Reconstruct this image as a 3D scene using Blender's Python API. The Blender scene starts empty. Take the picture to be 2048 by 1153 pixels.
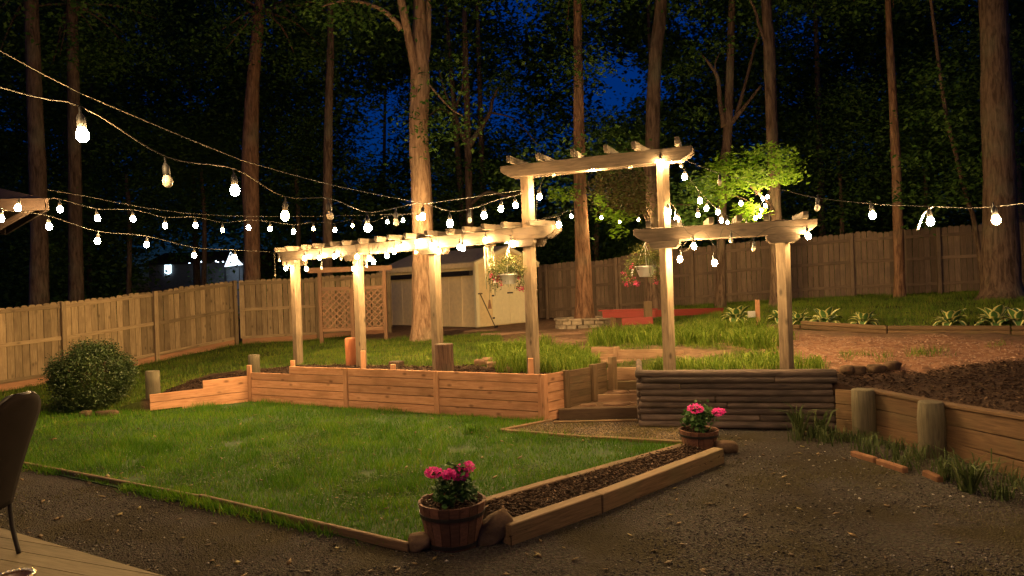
import bpy, bmesh, math, random
import numpy as np
from mathutils import Vector, Matrix, noise
R = math.radians
random.seed(7); RNG = np.random.default_rng(7)
S = bpy.context.scene
COL = S.collection

# ------------------------------------------------------------------ camera, sky, exposure
CAM_H, FPX, ROLL = 1.95, 1365.0, R(2.0)
CR, SR = math.cos(ROLL), math.sin(ROLL)
cam_data = bpy.data.cameras.new('camera'); cam = bpy.data.objects.new('camera', cam_data); COL.objects.link(cam)
cam_data.sensor_width = 36.0; cam_data.lens = 36.0 * FPX / 2048.0
cam_data.clip_start = 0.05; cam_data.clip_end = 600
cam.matrix_world = Matrix(((CR, SR, 0, 0), (0, 0, -1, 0), (-SR, CR, 0, CAM_H), (0, 0, 0, 1)))
S.camera = cam
world = bpy.data.worlds.new('World'); S.world = world; world.use_nodes = True
wn = world.node_tree; bg = wn.nodes['Background']
sky = wn.nodes.new('ShaderNodeTexSky'); sky.sky_type = 'NISHITA'; sky.sun_disc = False
sky.sun_elevation = R(1.0); sky.sun_rotation = R(200); sky.ozone_density = 8.0; sky.air_density = 1.0
wn.links.new(sky.outputs[0], bg.inputs[0]); bg.inputs[1].default_value = 0.15
S.view_settings.view_transform = 'Standard'; S.view_settings.look = 'None'
S.view_settings.gamma = 1.0; S.view_settings.use_curve_mapping = False
S.view_settings.exposure = 0.25
S.render.engine = 'CYCLES'
cy = S.cycles
cy.use_denoising = True; cy.max_bounces = 5; cy.diffuse_bounces = 3; cy.glossy_bounces = 2
cy.transmission_bounces = 4; cy.transparent_max_bounces = 6; cy.sample_clamp_indirect = 6.0
cy.use_light_tree = True; cy.caustics_reflective = False; cy.caustics_refractive = False
BULB_POWER = 1000.0
BULB_COLOR = (1.0, 0.64, 0.27)

# measuring helpers: a point of the photograph -> metres in the yard
def PX(u, v, d):
    a = CR * (u - 1024) - SR * (v - 576.5); b = -SR * (u - 1024) - CR * (v - 576.5)
    return Vector((a * d / FPX, d, CAM_H + b * d / FPX))
def GX(u, v, z):
    b = -SR * (u - 1024) - CR * (v - 576.5)
    return PX(u, v, (z - CAM_H) * FPX / b)

# ------------------------------------------------------------------ object helpers
def tag(o, label=None, cat=None, group=None, kind=None):
    if label: o['label'] = label
    if cat: o['category'] = cat
    if group: o['group'] = group
    if kind: o['kind'] = kind
    return o
def thing(name, label, cat, loc, group=None):
    o = bpy.data.objects.new(name, None); COL.objects.link(o); o.location = loc
    o.empty_display_size = 0.2
    return tag(o, label, cat, group)
def put(name, mesh, mat, parent=None, M=None, origin=None):
    """link mesh as an object; M is in world space, origin is the thing's base"""
    o = bpy.data.objects.new(name, mesh); COL.objects.link(o)
    if mat is not None and len(mesh.materials) == 0: mesh.materials.append(mat)
    elif mat is not None and mesh.materials[0] != mat:
        o.material_slots[0].link = 'OBJECT'; o.material_slots[0].material = mat
    M = M or Matrix.Identity(4)
    if parent is not None:
        o.parent = parent
        M = world_of(parent).inverted() @ M
    o.matrix_basis = M
    return o
def world_of(o):
    M = Matrix.LocRotScale(o.location, o.rotation_euler, o.scale) if o.type == 'EMPTY' else o.matrix_basis.copy()
    return M if o.parent is None else world_of(o.parent) @ M
def dup(root, loc, rotz=0.0, scale=1.0, label=None, name=None):
    r = root.copy(); COL.objects.link(r); r.location = loc; r.rotation_euler = (0, 0, rotz); r.scale = (scale,) * 3
    if label: r['label'] = label
    for ch in list(root.children):
        c = ch.copy(); COL.objects.link(c); c.parent = r
        for g in list(ch.children):
            d = g.copy(); COL.objects.link(d); d.parent = c
    return r
def fast_mesh(name, co, faces, smooth=False):
    co = np.asarray(co, dtype=np.float32).reshape(-1, 3); faces = np.asarray(faces, dtype=np.int32)
    k = faces.shape[1]; me = bpy.data.meshes.new(name)
    me.vertices.add(len(co)); me.vertices.foreach_set('co', co.ravel())
    me.loops.add(faces.size); me.loops.foreach_set('vertex_index', faces.ravel())
    me.polygons.add(len(faces)); me.polygons.foreach_set('loop_start', np.arange(0, faces.size, k, dtype=np.int32))
    me.polygons.foreach_set('loop_total', np.full(len(faces), k, dtype=np.int32))
    if smooth: me.polygons.foreach_set('use_smooth', np.ones(len(faces), dtype=bool))
    me.update(calc_edges=True); return me
def py_mesh(name, v, f, smooth=False):
    me = bpy.data.meshes.new(name); me.from_pydata([tuple(p) for p in v], [], f); me.update()
    if smooth:
        for p in me.polygons: p.use_smooth = True
    return me
_cache = {}
def box_mesh(L, w, h, bev=0.004):
    """board along X, centred"""
    key = ('b', round(L, 3), round(w, 3), round(h, 3), bev)
    if key not in _cache:
        bm = bmesh.new(); bmesh.ops.create_cube(bm, size=1.0)
        bmesh.ops.scale(bm, vec=(L, w, h), verts=bm.verts)
        if bev: bmesh.ops.bevel(bm, geom=bm.edges, offset=bev, segments=1, affect='EDGES')
        me = bpy.data.meshes.new('board'); bm.to_mesh(me); bm.free(); _cache[key] = me
    return _cache[key]
def log_mesh(L, r, seed=0, n=12):
    key = ('l', round(L, 3), round(r, 3), seed)
    if key not in _cache:
        v = []; f = []; rg = random.Random(seed)
        ns = max(3, int(L / 0.35)); xs = [-L/2, -L/2 + 0.012] + [-L/2 + L * i / ns for i in range(1, ns)] + [L/2 - 0.012, L/2]
        ph = rg.random() * 9
        for i, x in enumerate(xs):
            k = 0.86 if i in (0, len(xs) - 1) else 1 + 0.05 * math.sin(x * 3 + ph) + rg.uniform(-.05, .05)
            for j in range(n):
                a = 2 * math.pi * j / n
                kk = k * (1 + 0.03 * math.sin(3 * a + ph) + rg.uniform(-.012, .012))
                v.append((x, r * kk * math.cos(a), r * kk * math.sin(a)))
        for i in range(len(xs) - 1):
            for j in range(n):
                f.append((i*n+j, i*n+(j+1) % n, (i+1)*n+(j+1) % n, (i+1)*n+j))
        f.append(tuple(range(n))); f.append(tuple(reversed(range((len(xs)-1)*n, len(xs)*n))))
        me = py_mesh('log', v, f)
        for p in me.polygons:
            if len(p.vertices) == 4: p.use_smooth = True
        bm = bmesh.new(); bm.from_mesh(me); bmesh.ops.recalc_face_normals(bm, faces=bm.faces); bm.to_mesh(me); bm.free()
        _cache[key] = me
    return _cache[key]
def axes(A, B, up=(0, 0, 1), roll=0.0):
    A, B = Vector(A), Vector(B); X = (B - A).normalized(); Y = Vector(up).cross(X).normalized(); Z = X.cross(Y)
    M = Matrix((X, Y, Z)).transposed().to_4x4() @ Matrix.Rotation(roll, 4, 'X')
    M.translation = (A + B) / 2; return M
def board(name, parent, A, B, w, h, mat, up=(0, 0, 1), bev=0.004, roll=0.0):
    A, B = Vector(A), Vector(B)
    return put(name, box_mesh((B - A).length, w, h, bev), mat, parent, axes(A, B, up, roll))
def log(name, parent, A, B, r, mat, seed=0, up=(0, 0, 1), roll=0.0, n=12):
    A, B = Vector(A), Vector(B)
    if abs((B - A).normalized().z) > 0.9: up = (0, 1, 0)
    return put(name, log_mesh((B - A).length, r, seed, n), mat, parent, axes(A, B, up, roll))
def catmull(pts, sub=6):
    pts = [Vector(p) for p in pts]
    if len(pts) < 3: return pts
    P = [pts[0] * 2 - pts[1]] + pts + [pts[-1] * 2 - pts[-2]]; out = []
    for i in range(1, len(P) - 2):
        a, b, c, d = P[i-1], P[i], P[i+1], P[i+2]
        for k in range(sub):
            t = k / sub
            out.append(0.5 * ((2*b) + (c-a)*t + (2*a-5*b+4*c-d)*t*t + (3*b-a-3*c+d)*t*t*t))
    out.append(pts[-1]); return out
class MB:
    def __init__(s): s.v = []; s.f = []
    def tube(s, pts, rad, n=8, cap=True, jit=0.0, rg=random):
        pts = [Vector(p) for p in pts]; m = len(pts)
        if not hasattr(rad, '__len__'): rad = [rad] * m
        b0 = len(s.v); ref = None
        for i, p in enumerate(pts):
            t = (pts[min(i+1, m-1)] - pts[max(i-1, 0)]).normalized()
            if ref is None:
                ref = Vector((1, 0, 0)) if abs(t.x) < 0.8 else Vector((0, 1, 0))
            u = (ref - t * ref.dot(t)).normalized(); w = t.cross(u); ref = u
            for j in range(n):
                a = 2 * math.pi * j / n; k = rad[i] * (1 + (rg.uniform(-jit, jit) if jit else 0))
                s.v.append(p + u * (k * math.cos(a)) + w * (k * math.sin(a)))
        for i in range(m - 1):
            for j in range(n):
                s.f.append((b0+i*n+j, b0+i*n+(j+1) % n, b0+(i+1)*n+(j+1) % n, b0+(i+1)*n+j))
        if cap:
            s.f.append(tuple(reversed(range(b0, b0+n)))); s.f.append(tuple(range(b0+(m-1)*n, b0+m*n)))
        return s
    def box(s, c, size, rz=0.0):
        b0 = len(s.v); cz, sz = math.cos(rz), math.sin(rz)
        for dx, dy, dz in ((-1,-1,-1),(1,-1,-1),(1,1,-1),(-1,1,-1),(-1,-1,1),(1,-1,1),(1,1,1),(-1,1,1)):
            x, y, z = dx*size[0]/2, dy*size[1]/2, dz*size[2]/2
            s.v.append(Vector((c[0]+x*cz-y*sz, c[1]+x*sz+y*cz, c[2]+z)))
        for q in ((0,3,2,1),(4,5,6,7),(0,1,5,4),(1,2,6,5),(2,3,7,6),(3,0,4,7)): s.f.append(tuple(b0+i for i in q))
        return s
    def lathe(s, prof, c=(0, 0, 0), n=20, close=False):
        b0 = len(s.v); m = len(prof)
        for r, z in prof:
            for j in range(n):
                a = 2*math.pi*j/n; s.v.append(Vector((c[0]+r*math.cos(a), c[1]+r*math.sin(a), c[2]+z)))
        for i in range(m-1):
            for j in range(n): s.f.append((b0+i*n+j, b0+i*n+(j+1) % n, b0+(i+1)*n+(j+1) % n, b0+(i+1)*n+j))
        if close:
            s.f.append(tuple(reversed(range(b0, b0+n)))); s.f.append(tuple(range(b0+(m-1)*n, b0+m*n)))
        return s
    def prism(s, poly, z0, z1):
        b0 = len(s.v); n = len(poly)
        for z in (z0, z1):
            for p in poly: s.v.append(Vector((p[0], p[1], z)))
        s.f.append(tuple(reversed(range(b0, b0+n)))); s.f.append(tuple(range(b0+n, b0+2*n)))
        for j in range(n): s.f.append((b0+j, b0+(j+1) % n, b0+n+(j+1) % n, b0+n+j))
        return s
    def build(s, name, mat, parent=None, smooth=False, local=False):
        v = s.v
        if parent is not None and not local:
            W = world_of(parent).inverted(); v = [W @ p for p in v]
        me = py_mesh(name, v, s.f, smooth)
        if mat: me.materials.append(mat)
        o = bpy.data.objects.new(name, me); COL.objects.link(o)
        if parent is not None: o.parent = parent
        return o

# ------------------------------------------------------------------ materials
MATS = {}
def new_mat(name):
    m = bpy.data.materials.new(name); m.use_nodes = True; MATS[name] = m
    nt = m.node_tree; return m, nt, nt.nodes['Principled BSDF']
def N(nt, t, **kw):
    n = nt.nodes.new(t)
    for k, v in kw.items():
        if k.startswith('i_'): n.inputs[int(k[2:])].default_value = v
        else: setattr(n, k, v)
    return n
def ramp(nt, src, stops):
    r = nt.nodes.new('ShaderNodeValToRGB'); e = r.color_ramp.elements
    while len(e) < len(stops): e.new(0.5)
    for el, (p, c) in zip(e, stops): el.position = p; el.color = (*c, 1)
    nt.links.new(src, r.inputs[0]); return r
def mixc(nt, a, b, fac, mode='MIX'):
    m = nt.nodes.new('ShaderNodeMix'); m.data_type = 'RGBA'; m.blend_type = mode
    for sock, val in ((0, fac), (6, a), (7, b)):
        if hasattr(val, 'links') or hasattr(val, 'is_linked'): nt.links.new(val, m.inputs[sock])
        else: m.inputs[sock].default_value = val if sock == 0 else (*val, 1)
    return m.outputs[2]
def math_n(nt, op, a, b=0.0):
    m = nt.nodes.new('ShaderNodeMath'); m.operation = op
    for i, val in enumerate((a, b)):
        if hasattr(val, 'is_linked'): nt.links.new(val, m.inputs[i])
        else: m.inputs[i].default_value = val
    return m.outputs[0]
def coords(nt, scale, rand=True):
    tc = nt.nodes.new('ShaderNodeTexCoord'); src = tc.outputs['Object']
    if rand:
        oi = nt.nodes.new('ShaderNodeObjectInfo')
        v = nt.nodes.new('ShaderNodeVectorMath'); v.operation = 'ADD'
        k = math_n(nt, 'MULTIPLY', oi.outputs['Random'], 61.0)
        cb = nt.nodes.new('ShaderNodeCombineXYZ'); nt.links.new(k, cb.inputs[0]); nt.links.new(k, cb.inputs[1]); nt.links.new(k, cb.inputs[2])
        nt.links.new(src, v.inputs[0]); nt.links.new(cb.outputs[0], v.inputs[1]); src = v.outputs[0]
    mp = nt.nodes.new('ShaderNodeMapping'); mp.inputs['Scale'].default_value = scale
    nt.links.new(src, mp.inputs[0]); return mp.outputs[0], src
def wood(name, dark, light, rough=0.8, knots=0.0, stain=(0.1, 0.08, 0.06), stain_amt=0.35, var=0.35, grain=16.0, bump=0.35):
    m, nt, p = new_mat(name); L = nt.links.new
    g, raw = coords(nt, (1.1, grain, grain))
    n1 = N(nt, 'ShaderNodeTexNoise', i_2=3.0, i_3=7.0, i_4=0.6); L(g, n1.inputs[0]); n1.inputs['Distortion'].default_value = 0.7
    n2 = N(nt, 'ShaderNodeTexNoise', i_2=2.2, i_3=4.0); L(raw, n2.inputs[0])
    c = ramp(nt, n1.outputs[0], [(0.3, dark), (0.68, light)]).outputs[0]
    st = ramp(nt, n2.outputs[0], [(0.48, (0, 0, 0)), (0.75, (1, 1, 1))]).outputs[0]
    c = mixc(nt, c, stain, math_n(nt, 'MULTIPLY', st, stain_amt))
    hb = n1.outputs[0]
    if knots:
        kg = nt.nodes.new('ShaderNodeMapping'); kg.inputs['Scale'].default_value = (3.2, 6.5, 6.5); L(raw, kg.inputs[0])
        vo = N(nt, 'ShaderNodeTexVoronoi'); vo.inputs['Scale'].default_value = 1.0; L(kg.outputs[0], vo.inputs[0])
        kk = ramp(nt, vo.outputs['Distance'], [(0.07, (1, 1, 1)), (0.20, (0, 0, 0))]).outputs[0]
        c = mixc(nt, c, tuple(x * 0.3 for x in dark), math_n(nt, 'MULTIPLY', kk, knots))
    oi = nt.nodes.new('ShaderNodeObjectInfo')
    br = N(nt, 'ShaderNodeMapRange', i_3=1 - var, i_4=1 + var); L(oi.outputs['Random'], br.inputs[0])
    cb = nt.nodes.new('ShaderNodeCombineColor')
    for i in range(3): L(br.outputs[0], cb.inputs[i])
    c = mixc(nt, c, cb.outputs[0], 1.0, 'MULTIPLY')
    L(c, p.inputs['Base Color']); p.inputs['Roughness'].default_value = rough; p.inputs['Specular IOR Level'].default_value = 0.25
    b = N(nt, 'ShaderNodeBump'); b.inputs['Strength'].default_value = bump; b.inputs['Distance'].default_value = 0.01
    L(hb, b.inputs['Height']); L(b.outputs[0], p.inputs['Normal']); return m
def rocky(name, c1, c2, scale=6.0, rough=0.9, bump=0.6, var=0.25):
    m, nt, p = new_mat(name); L = nt.links.new
    g, raw = coords(nt, (1, 1, 1))
    n1 = N(nt, 'ShaderNodeTexNoise', i_2=scale, i_3=8.0, i_4=0.65); L(g, n1.inputs[0])
    c = ramp(nt, n1.outputs[0], [(0.3, c1), (0.7, c2)]).outputs[0]
    oi = nt.nodes.new('ShaderNodeObjectInfo'); br = N(nt, 'ShaderNodeMapRange', i_3=1 - var, i_4=1 + var); L(oi.outputs['Random'], br.inputs[0])
    cb = nt.nodes.new('ShaderNodeCombineColor')
    for i in range(3): L(br.outputs[0], cb.inputs[i])
    L(mixc(nt, c, cb.outputs[0], 1.0, 'MULTIPLY'), p.inputs['Base Color']); p.inputs['Roughness'].default_value = rough
    p.inputs['Specular IOR Level'].default_value = 0.06
    b = N(nt, 'ShaderNodeBump'); b.inputs['Strength'].default_value = bump; b.inputs['Distance'].default_value = 0.02
    L(n1.outputs[0], b.inputs['Height']); L(b.outputs[0], p.inputs['Normal']); return m
def islands(name, stops, rough=0.7, spec=0.2, transl=0.0, patch=None):
    """colour varies leaf by leaf / chip by chip"""
    m, nt, p = new_mat(name); L = nt.links.new
    ge = nt.nodes.new('ShaderNodeNewGeometry')
    c = ramp(nt, ge.outputs['Random Per Island'], stops).outputs[0]
    if patch:
        tc = N(nt, 'ShaderNodeTexCoord'); pn_ = N(nt, 'ShaderNodeTexNoise', i_2=1.3, i_3=5.0); L(tc.outputs['Object'], pn_.inputs[0])
        c = mixc(nt, c, mixc(nt, c, patch, 1.0, 'MULTIPLY'), ramp(nt, pn_.outputs[0], [(0.42, (0, 0, 0)), (0.62, (1, 1, 1))]).outputs[0])
    L(c, p.inputs['Base Color']); p.inputs['Roughness'].default_value = rough; p.inputs['Specular IOR Level'].default_value = spec
    if transl:
        t = nt.nodes.new('ShaderNodeBsdfTranslucent'); L(c, t.inputs[0])
        mx = nt.nodes.new('ShaderNodeMixShader'); mx.inputs[0].default_value = transl
        L(p.outputs[0], mx.inputs[1]); L(t.outputs[0], mx.inputs[2]); L(mx.outputs[0], nt.nodes['Material Output'].inputs[0])
    return m
def plain(name, c, rough=0.5, metal=0.0, spec=0.5, noise_amt=0.15):
    m, nt, p = new_mat(name); L = nt.links.new
    g, raw = coords(nt, (1, 1, 1)); n1 = N(nt, 'ShaderNodeTexNoise', i_2=9.0, i_3=5.0); L(g, n1.inputs[0])
    lo = tuple(x * (1 - noise_amt) for x in c); hi = tuple(min(1, x * (1 + noise_amt)) for x in c)
    L(ramp(nt, n1.outputs[0], [(0.3, lo), (0.7, hi)]).outputs[0], p.inputs['Base Color'])
    p.inputs['Roughness'].default_value = rough; p.inputs['Metallic'].default_value = metal; p.inputs['Specular IOR Level'].default_value = spec
    return m
def emit(name, c, s):
    m, nt, p = new_mat(name); p.inputs['Base Color'].default_value = (*c, 1)
    p.inputs['Emission Color'].default_value = (*c, 1); p.inputs['Emission Strength'].default_value = s; return m
def bark(name, c1, c2, scale=(9, 9, 1.6)):
    m, nt, p = new_mat(name); L = nt.links.new
    g, raw = coords(nt, scale, rand=False)
    n1 = N(nt, 'ShaderNodeTexNoise', i_2=1.6, i_3=8.0, i_4=0.65); L(g, n1.inputs[0]); n1.inputs['Distortion'].default_value = 0.5
    n2 = N(nt, 'ShaderNodeTexNoise', i_2=1.3, i_3=3.0); L(raw, n2.inputs[0])
    c = ramp(nt, n1.outputs[0], [(0.36, c1), (0.62, c2)]).outputs[0]
    L(mixc(nt, c, (0.16, 0.17, 0.11), math_n(nt, 'MULTIPLY', ramp(nt, n2.outputs[0], [(0.5, (0, 0, 0)), (0.7, (1, 1, 1))]).outputs[0], 0.35)), p.inputs['Base Color'])
    p.inputs['Roughness'].default_value = 0.95; p.inputs['Specular IOR Level'].default_value = 0.1
    b = N(nt, 'ShaderNodeBump'); b.inputs['Strength'].default_value = 0.9; b.inputs['Distance'].default_value = 0.05
    L(n1.outputs[0], b.inputs['Height']); L(b.outputs[0], p.inputs['Normal']); return m

W_new = wood('new_pine', (0.38, 0.175, 0.082), (0.58, 0.305, 0.165), knots=0.75, stain=(0.17, 0.085, 0.035), stain_amt=0.5, var=0.2, grain=10)
W_fence = wood('fence_pine', (0.2, 0.135, 0.066), (0.36, 0.26, 0.138), knots=0.6, stain=(0.14, 0.09, 0.05), stain_amt=0.55, var=0.34, bump=0.5)
W_planter = wood('planter_planks', (0.055, 0.03, 0.014), (0.115, 0.066, 0.032), stain=(0.07, 0.055, 0.025), stain_amt=0.6, var=0.15)
W_riser = wood('step_riser', (0.065, 0.04, 0.022), (0.125, 0.078, 0.042), stain=(0.04, 0.03, 0.015), stain_amt=0.5, var=0.15)
W_step = wood('faded_step_timber', (0.19, 0.11, 0.06), (0.34, 0.21, 0.125), stain=(0.10, 0.06, 0.03), stain_amt=0.5, var=0.15, grain=9)
W_kick = wood('kickboard_cedar', (0.30, 0.14, 0.07), (0.42, 0.22, 0.11), var=0.15)
W_oldfence = wood('grey_fence', (0.105, 0.07, 0.044), (0.18, 0.125, 0.08), stain=(0.08, 0.06, 0.045), stain_amt=0.6, var=0.25)
W_post = wood('pergola_wood', (0.11, 0.075, 0.045), (0.245, 0.178, 0.11), knots=0.8, stain=(0.09, 0.065, 0.04), stain_amt=0.6, var=0.15, grain=9)
W_beam = wood('weathered_beam', (0.06, 0.043, 0.029), (0.155, 0.115, 0.078), knots=0.5, stain=(0.05, 0.04, 0.028), stain_amt=0.75, var=0.2, grain=9)
W_rafter = wood('weathered_rafter', (0.05, 0.038, 0.026), (0.13, 0.1, 0.07), stain=(0.09, 0.08, 0.05), stain_amt=0.7, var=0.25)
W_old = wood('old_planks', (0.1, 0.062, 0.03), (0.18, 0.115, 0.06), stain=(0.09, 0.08, 0.04), stain_amt=0.55, var=0.18)
W_log = wood('dark_logs', (0.045, 0.031, 0.025), (0.15, 0.108, 0.082), stain=(0.02, 0.018, 0.014), stain_amt=0.7, var=0.4, grain=9, bump=0.8)
W_timber = wood('landscape_timber', (0.085, 0.05, 0.022), (0.18, 0.11, 0.055), stain=(0.10, 0.08, 0.035), stain_amt=0.6, var=0.15, bump=0.6)
W_red = wood('red_paint', (0.19, 0.03, 0.022), (0.25, 0.045, 0.034), rough=0.6, stain=(0.24, 0.04, 0.03), stain_amt=0.5, var=0.1, bump=0.2)
W_trellis = wood('trellis_cedar', (0.2, 0.1, 0.052), (0.29, 0.165, 0.09), var=0.12)
W_redpost = wood('red_cedar', (0.32, 0.10, 0.045), (0.46, 0.18, 0.08), knots=0.4, var=0.1)
W_round = wood('round_post', (0.05, 0.04, 0.024), (0.11, 0.09, 0.055), stain=(0.12, 0.11, 0.06), stain_amt=0.5, var=0.15, grain=20, bump=0.7)
W_barrel = wood('barrel_staves', (0.075, 0.033, 0.02), (0.16, 0.072, 0.042), stain=(0.05, 0.03, 0.022), stain_amt=0.6, var=0.45)
W_deck = wood('deck_boards', (0.11, 0.085, 0.042), (0.18, 0.14, 0.078), stain=(0.2, 0.16, 0.09), stain_amt=0.4, var=0.1)
W_gazebo = wood('gazebo_wood', (0.018, 0.01, 0.007), (0.032, 0.018, 0.011), var=0.1)
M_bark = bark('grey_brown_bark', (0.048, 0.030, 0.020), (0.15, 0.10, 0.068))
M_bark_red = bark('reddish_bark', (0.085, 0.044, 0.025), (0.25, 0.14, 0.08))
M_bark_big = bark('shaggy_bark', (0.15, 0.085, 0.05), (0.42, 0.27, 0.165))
M_stump = bark('stump_bark', (0.06, 0.036, 0.026), (0.17, 0.10, 0.07), (26, 26, 2.0))
M_rock = rocky('brown_rock', (0.05, 0.032, 0.02), (0.15, 0.098, 0.06), 7, bump=1.0)
M_mul = rocky('dark_mulch', (0.018, 0.011, 0.008), (0.05, 0.03, 0.02), 16)
M_flag = rocky('flagstone', (0.16, 0.095, 0.06), (0.29, 0.18, 0.115), 5, bump=0.4)
M_block = rocky('wall_block', (0.24, 0.19, 0.13), (0.40, 0.33, 0.23), 8)
M_brick = rocky('brick_edging', (0.10, 0.05, 0.03), (0.17, 0.09, 0.05), 9)
M_shed = plain('shed_paint', (0.86, 0.68, 0.36), 0.7, noise_amt=0.08)
M_cream = plain('cream_paint', (0.88, 0.78, 0.48), 0.55, noise_amt=0.05)
M_dark = plain('dark_metal', (0.02, 0.017, 0.015), 0.5, 0.0, 0.3)
M_black = plain('black_rubber', (0.018, 0.017, 0.016), 0.6)
M_cable = plain('dull_cable', (0.035, 0.03, 0.022), 0.7, spec=0.15)
M_wire = plain('dull_wire', (0.08, 0.07, 0.045), 0.6)
M_white = plain('white_plastic', (0.72, 0.70, 0.66), 0.45, noise_amt=0.04)
M_alu = plain('pale_tube', (0.62, 0.56, 0.40), 0.4, 0.4)
M_chair = plain('brown_weave', (0.010, 0.007, 0.006), 0.9, spec=0.05)
M_shroof = plain('tan_roof_panel', (0.50, 0.41, 0.26), 0.6)
M_shingle = rocky('shingle', (0.07, 0.05, 0.04), (0.13, 0.09, 0.07), 14)
M_lit = emit('lit_bulb', BULB_COLOR, BULB_POWER)
M_lit_variants = [M_lit, M_lit, emit('bright_bulb', BULB_COLOR, BULB_POWER*1.45), emit('dim_bulb', (1.0, 0.58, 0.22), BULB_POWER*.6)]
M_litw = emit('lit_warm_bulb', (1.0, 0.5, 0.16), BULB_POWER * 0.3)
m, nt, p = new_mat('unlit_bulb'); M_unlit = m
p.inputs['Base Color'].default_value = (0.9, 0.82, 0.62, 1); p.inputs['Roughness'].default_value = 0.3
p.inputs['Transmission Weight'].default_value = 0.35; p.inputs['Subsurface Weight'].default_value = 0.0
M_lawn = islands('lawn_blades', [(0, (0.034, 0.105, 0.004)), (0.5, (0.06, 0.165, 0.005)), (0.9, (0.095, 0.19, 0.010)), (1, (0.17, 0.15, 0.04))], transl=0.25, patch=(1.75, 1.45, 1.2))
M_terr = islands('terrace_blades', [(0, (0.05, 0.10, 0.008)), (0.6, (0.085, 0.15, 0.014)), (1, (0.14, 0.15, 0.03))], transl=0.25, patch=(1.6, 1.35, 1.2))
M_liri = islands('strap_leaves', [(0, (0.065, 0.12, 0.008)), (0.6, (0.14, 0.22, 0.016)), (1, (0.27, 0.31, 0.05))], transl=0.3)
M_dkgr = islands('dark_weeds', [(0, (0.035, 0.055, 0.014)), (0.7, (0.06, 0.085, 0.025)), (1, (0.10, 0.11, 0.04))], transl=0.25)
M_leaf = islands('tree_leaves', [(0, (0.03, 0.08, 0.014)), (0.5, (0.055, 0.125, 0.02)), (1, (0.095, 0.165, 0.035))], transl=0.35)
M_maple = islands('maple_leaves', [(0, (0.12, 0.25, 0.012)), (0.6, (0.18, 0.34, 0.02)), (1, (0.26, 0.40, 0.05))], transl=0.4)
M_brownleaf = islands('bronze_leaves', [(0, (0.07, 0.065, 0.02)), (0.5, (0.12, 0.085, 0.035)), (1, (0.10, 0.15, 0.03))], transl=0.3)
M_box = islands('boxwood_leaves', [(0, (0.025, 0.045, 0.012)), (0.7, (0.045, 0.075, 0.02)), (1, (0.08, 0.10, 0.03))], spec=0.4, rough=0.5, transl=0.15)
M_gera = islands('geranium_leaves', [(0, (0.03, 0.08, 0.015)), (1, (0.06, 0.13, 0.03))], transl=0.2)
M_pink = islands('pink_petals', [(0, (0.70, 0.025, 0.30)), (1, (0.90, 0.10, 0.48))], transl=0.35)
M_red_petal = islands('fuchsia_petals', [(0, (0.60, 0.03, 0.08)), (1, (0.80, 0.12, 0.32))], transl=0.35)
M_basket = islands('trailing_leaves', [(0, (0.07, 0.10, 0.02)), (0.7, (0.13, 0.14, 0.035)), (1, (0.22, 0.17, 0.06))], transl=0.35)
M_hosta = None
M_pebble = islands('pebbles', [(0, (0.026, 0.0235, 0.021)), (0.6, (0.068, 0.060, 0.052)), (0.95, (0.13, 0.115, 0.10)), (1, (0.42, 0.39, 0.34))], rough=0.9, spec=0.08)
M_chip = islands('mulch_chips', [(0, (0.018, 0.011, 0.008)), (0.7, (0.045, 0.027, 0.018)), (1, (0.11, 0.07, 0.045))], rough=0.95, spec=0.06)

# ------------------------------------------------------------------ ground
WA, WB_ = Vector((-4.95, 12.7)), Vector((0.41, 9.86))         # plank wall, left and right corner
WN = Vector((0.468, 0.884))
WING = Vector((-6.38, 11.9))
LA, LB = Vector((1.66, 9.24)), Vector((4.08, 8.66))           # log wall
TA, TB = Vector((4.08, 15.8)), Vector((8.83, 11.8))           # back landscape timber
TN = Vector((0.644, 0.765))
def inside(px, py, poly):
    r = np.zeros(px.shape, bool); n = len(poly)
    for i in range(n):
        x1, y1 = poly[i]; x2, y2 = poly[(i+1) % n]
        if y1 == y2: continue
        c = ((y1 > py) != (y2 > py)) & (px < (x2-x1)*(py-y1)/(y2-y1)+x1); r ^= c
    return r

CP = np.array([(-6.3,12.2,.25),(-7.6,12.2,.0),(-9,12.5,-.02),(-11.3,15.1,.05),(-9.4,18,.37),(-8,19.7,.59),(-5,13.2,.46),(-4.4,13.9,.55),
 (-2.8,12.5,.60),(-1.3,11.3,.62),(.28,10.2,.64),(1.2,12.5,.63),(1.55,12.0,.60),(1.7,11.5,.565),(2.15,11.5,.57),(2.35,11.25,.60),(2.7,11.2,.66),(2.05,12.15,.82),(2.75,11.85,.82),(3.4,12.3,.82),(2.2,9.6,.71),(3.9,8.95,.71),(5,11,.78),(8,11,.8),(7.5,13.4,.84),(10,13.5,.95),
 (10.6,20,1.23),(14,19,1.3),(5,21.5,1.0),(1,23.5,.82),(0,20.5,.77),(-3,18,.68),(-6,20,.62),(2,17,.80),(-10,26,.7),(5,30,1.2),(15,30,1.5),(-20,22,.3),
 (-20,12,0),(20,15,1.25),(4.4,8.5,.5),(4.9,7.5,.5),(5.0,6.4,.54),(6,8,.6),(6,5,.58),(7,9.4,.74),(5.3,3,.52),(9,6,.75),(12,9,.95),(7.4,18.7,1.14),(2,19,.84),
 (0,60,1.6),(-40,50,.8),(40,50,2.2),(50,15,1.6),(-50,15,0)], dtype=float)
def _phi(r): return r   # linear radial kernel: smooth and well behaved between the points
_d = np.linalg.norm(CP[:, None, :2] - CP[None, :, :2], axis=2)
_n = len(CP); _A = np.zeros((_n+3, _n+3)); _A[:_n, :_n] = _d
_A[:_n, _n] = 1; _A[:_n, _n+1:] = CP[:, :2]; _A[_n, :_n] = 1; _A[_n+1:, :_n] = CP[:, :2].T
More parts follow.
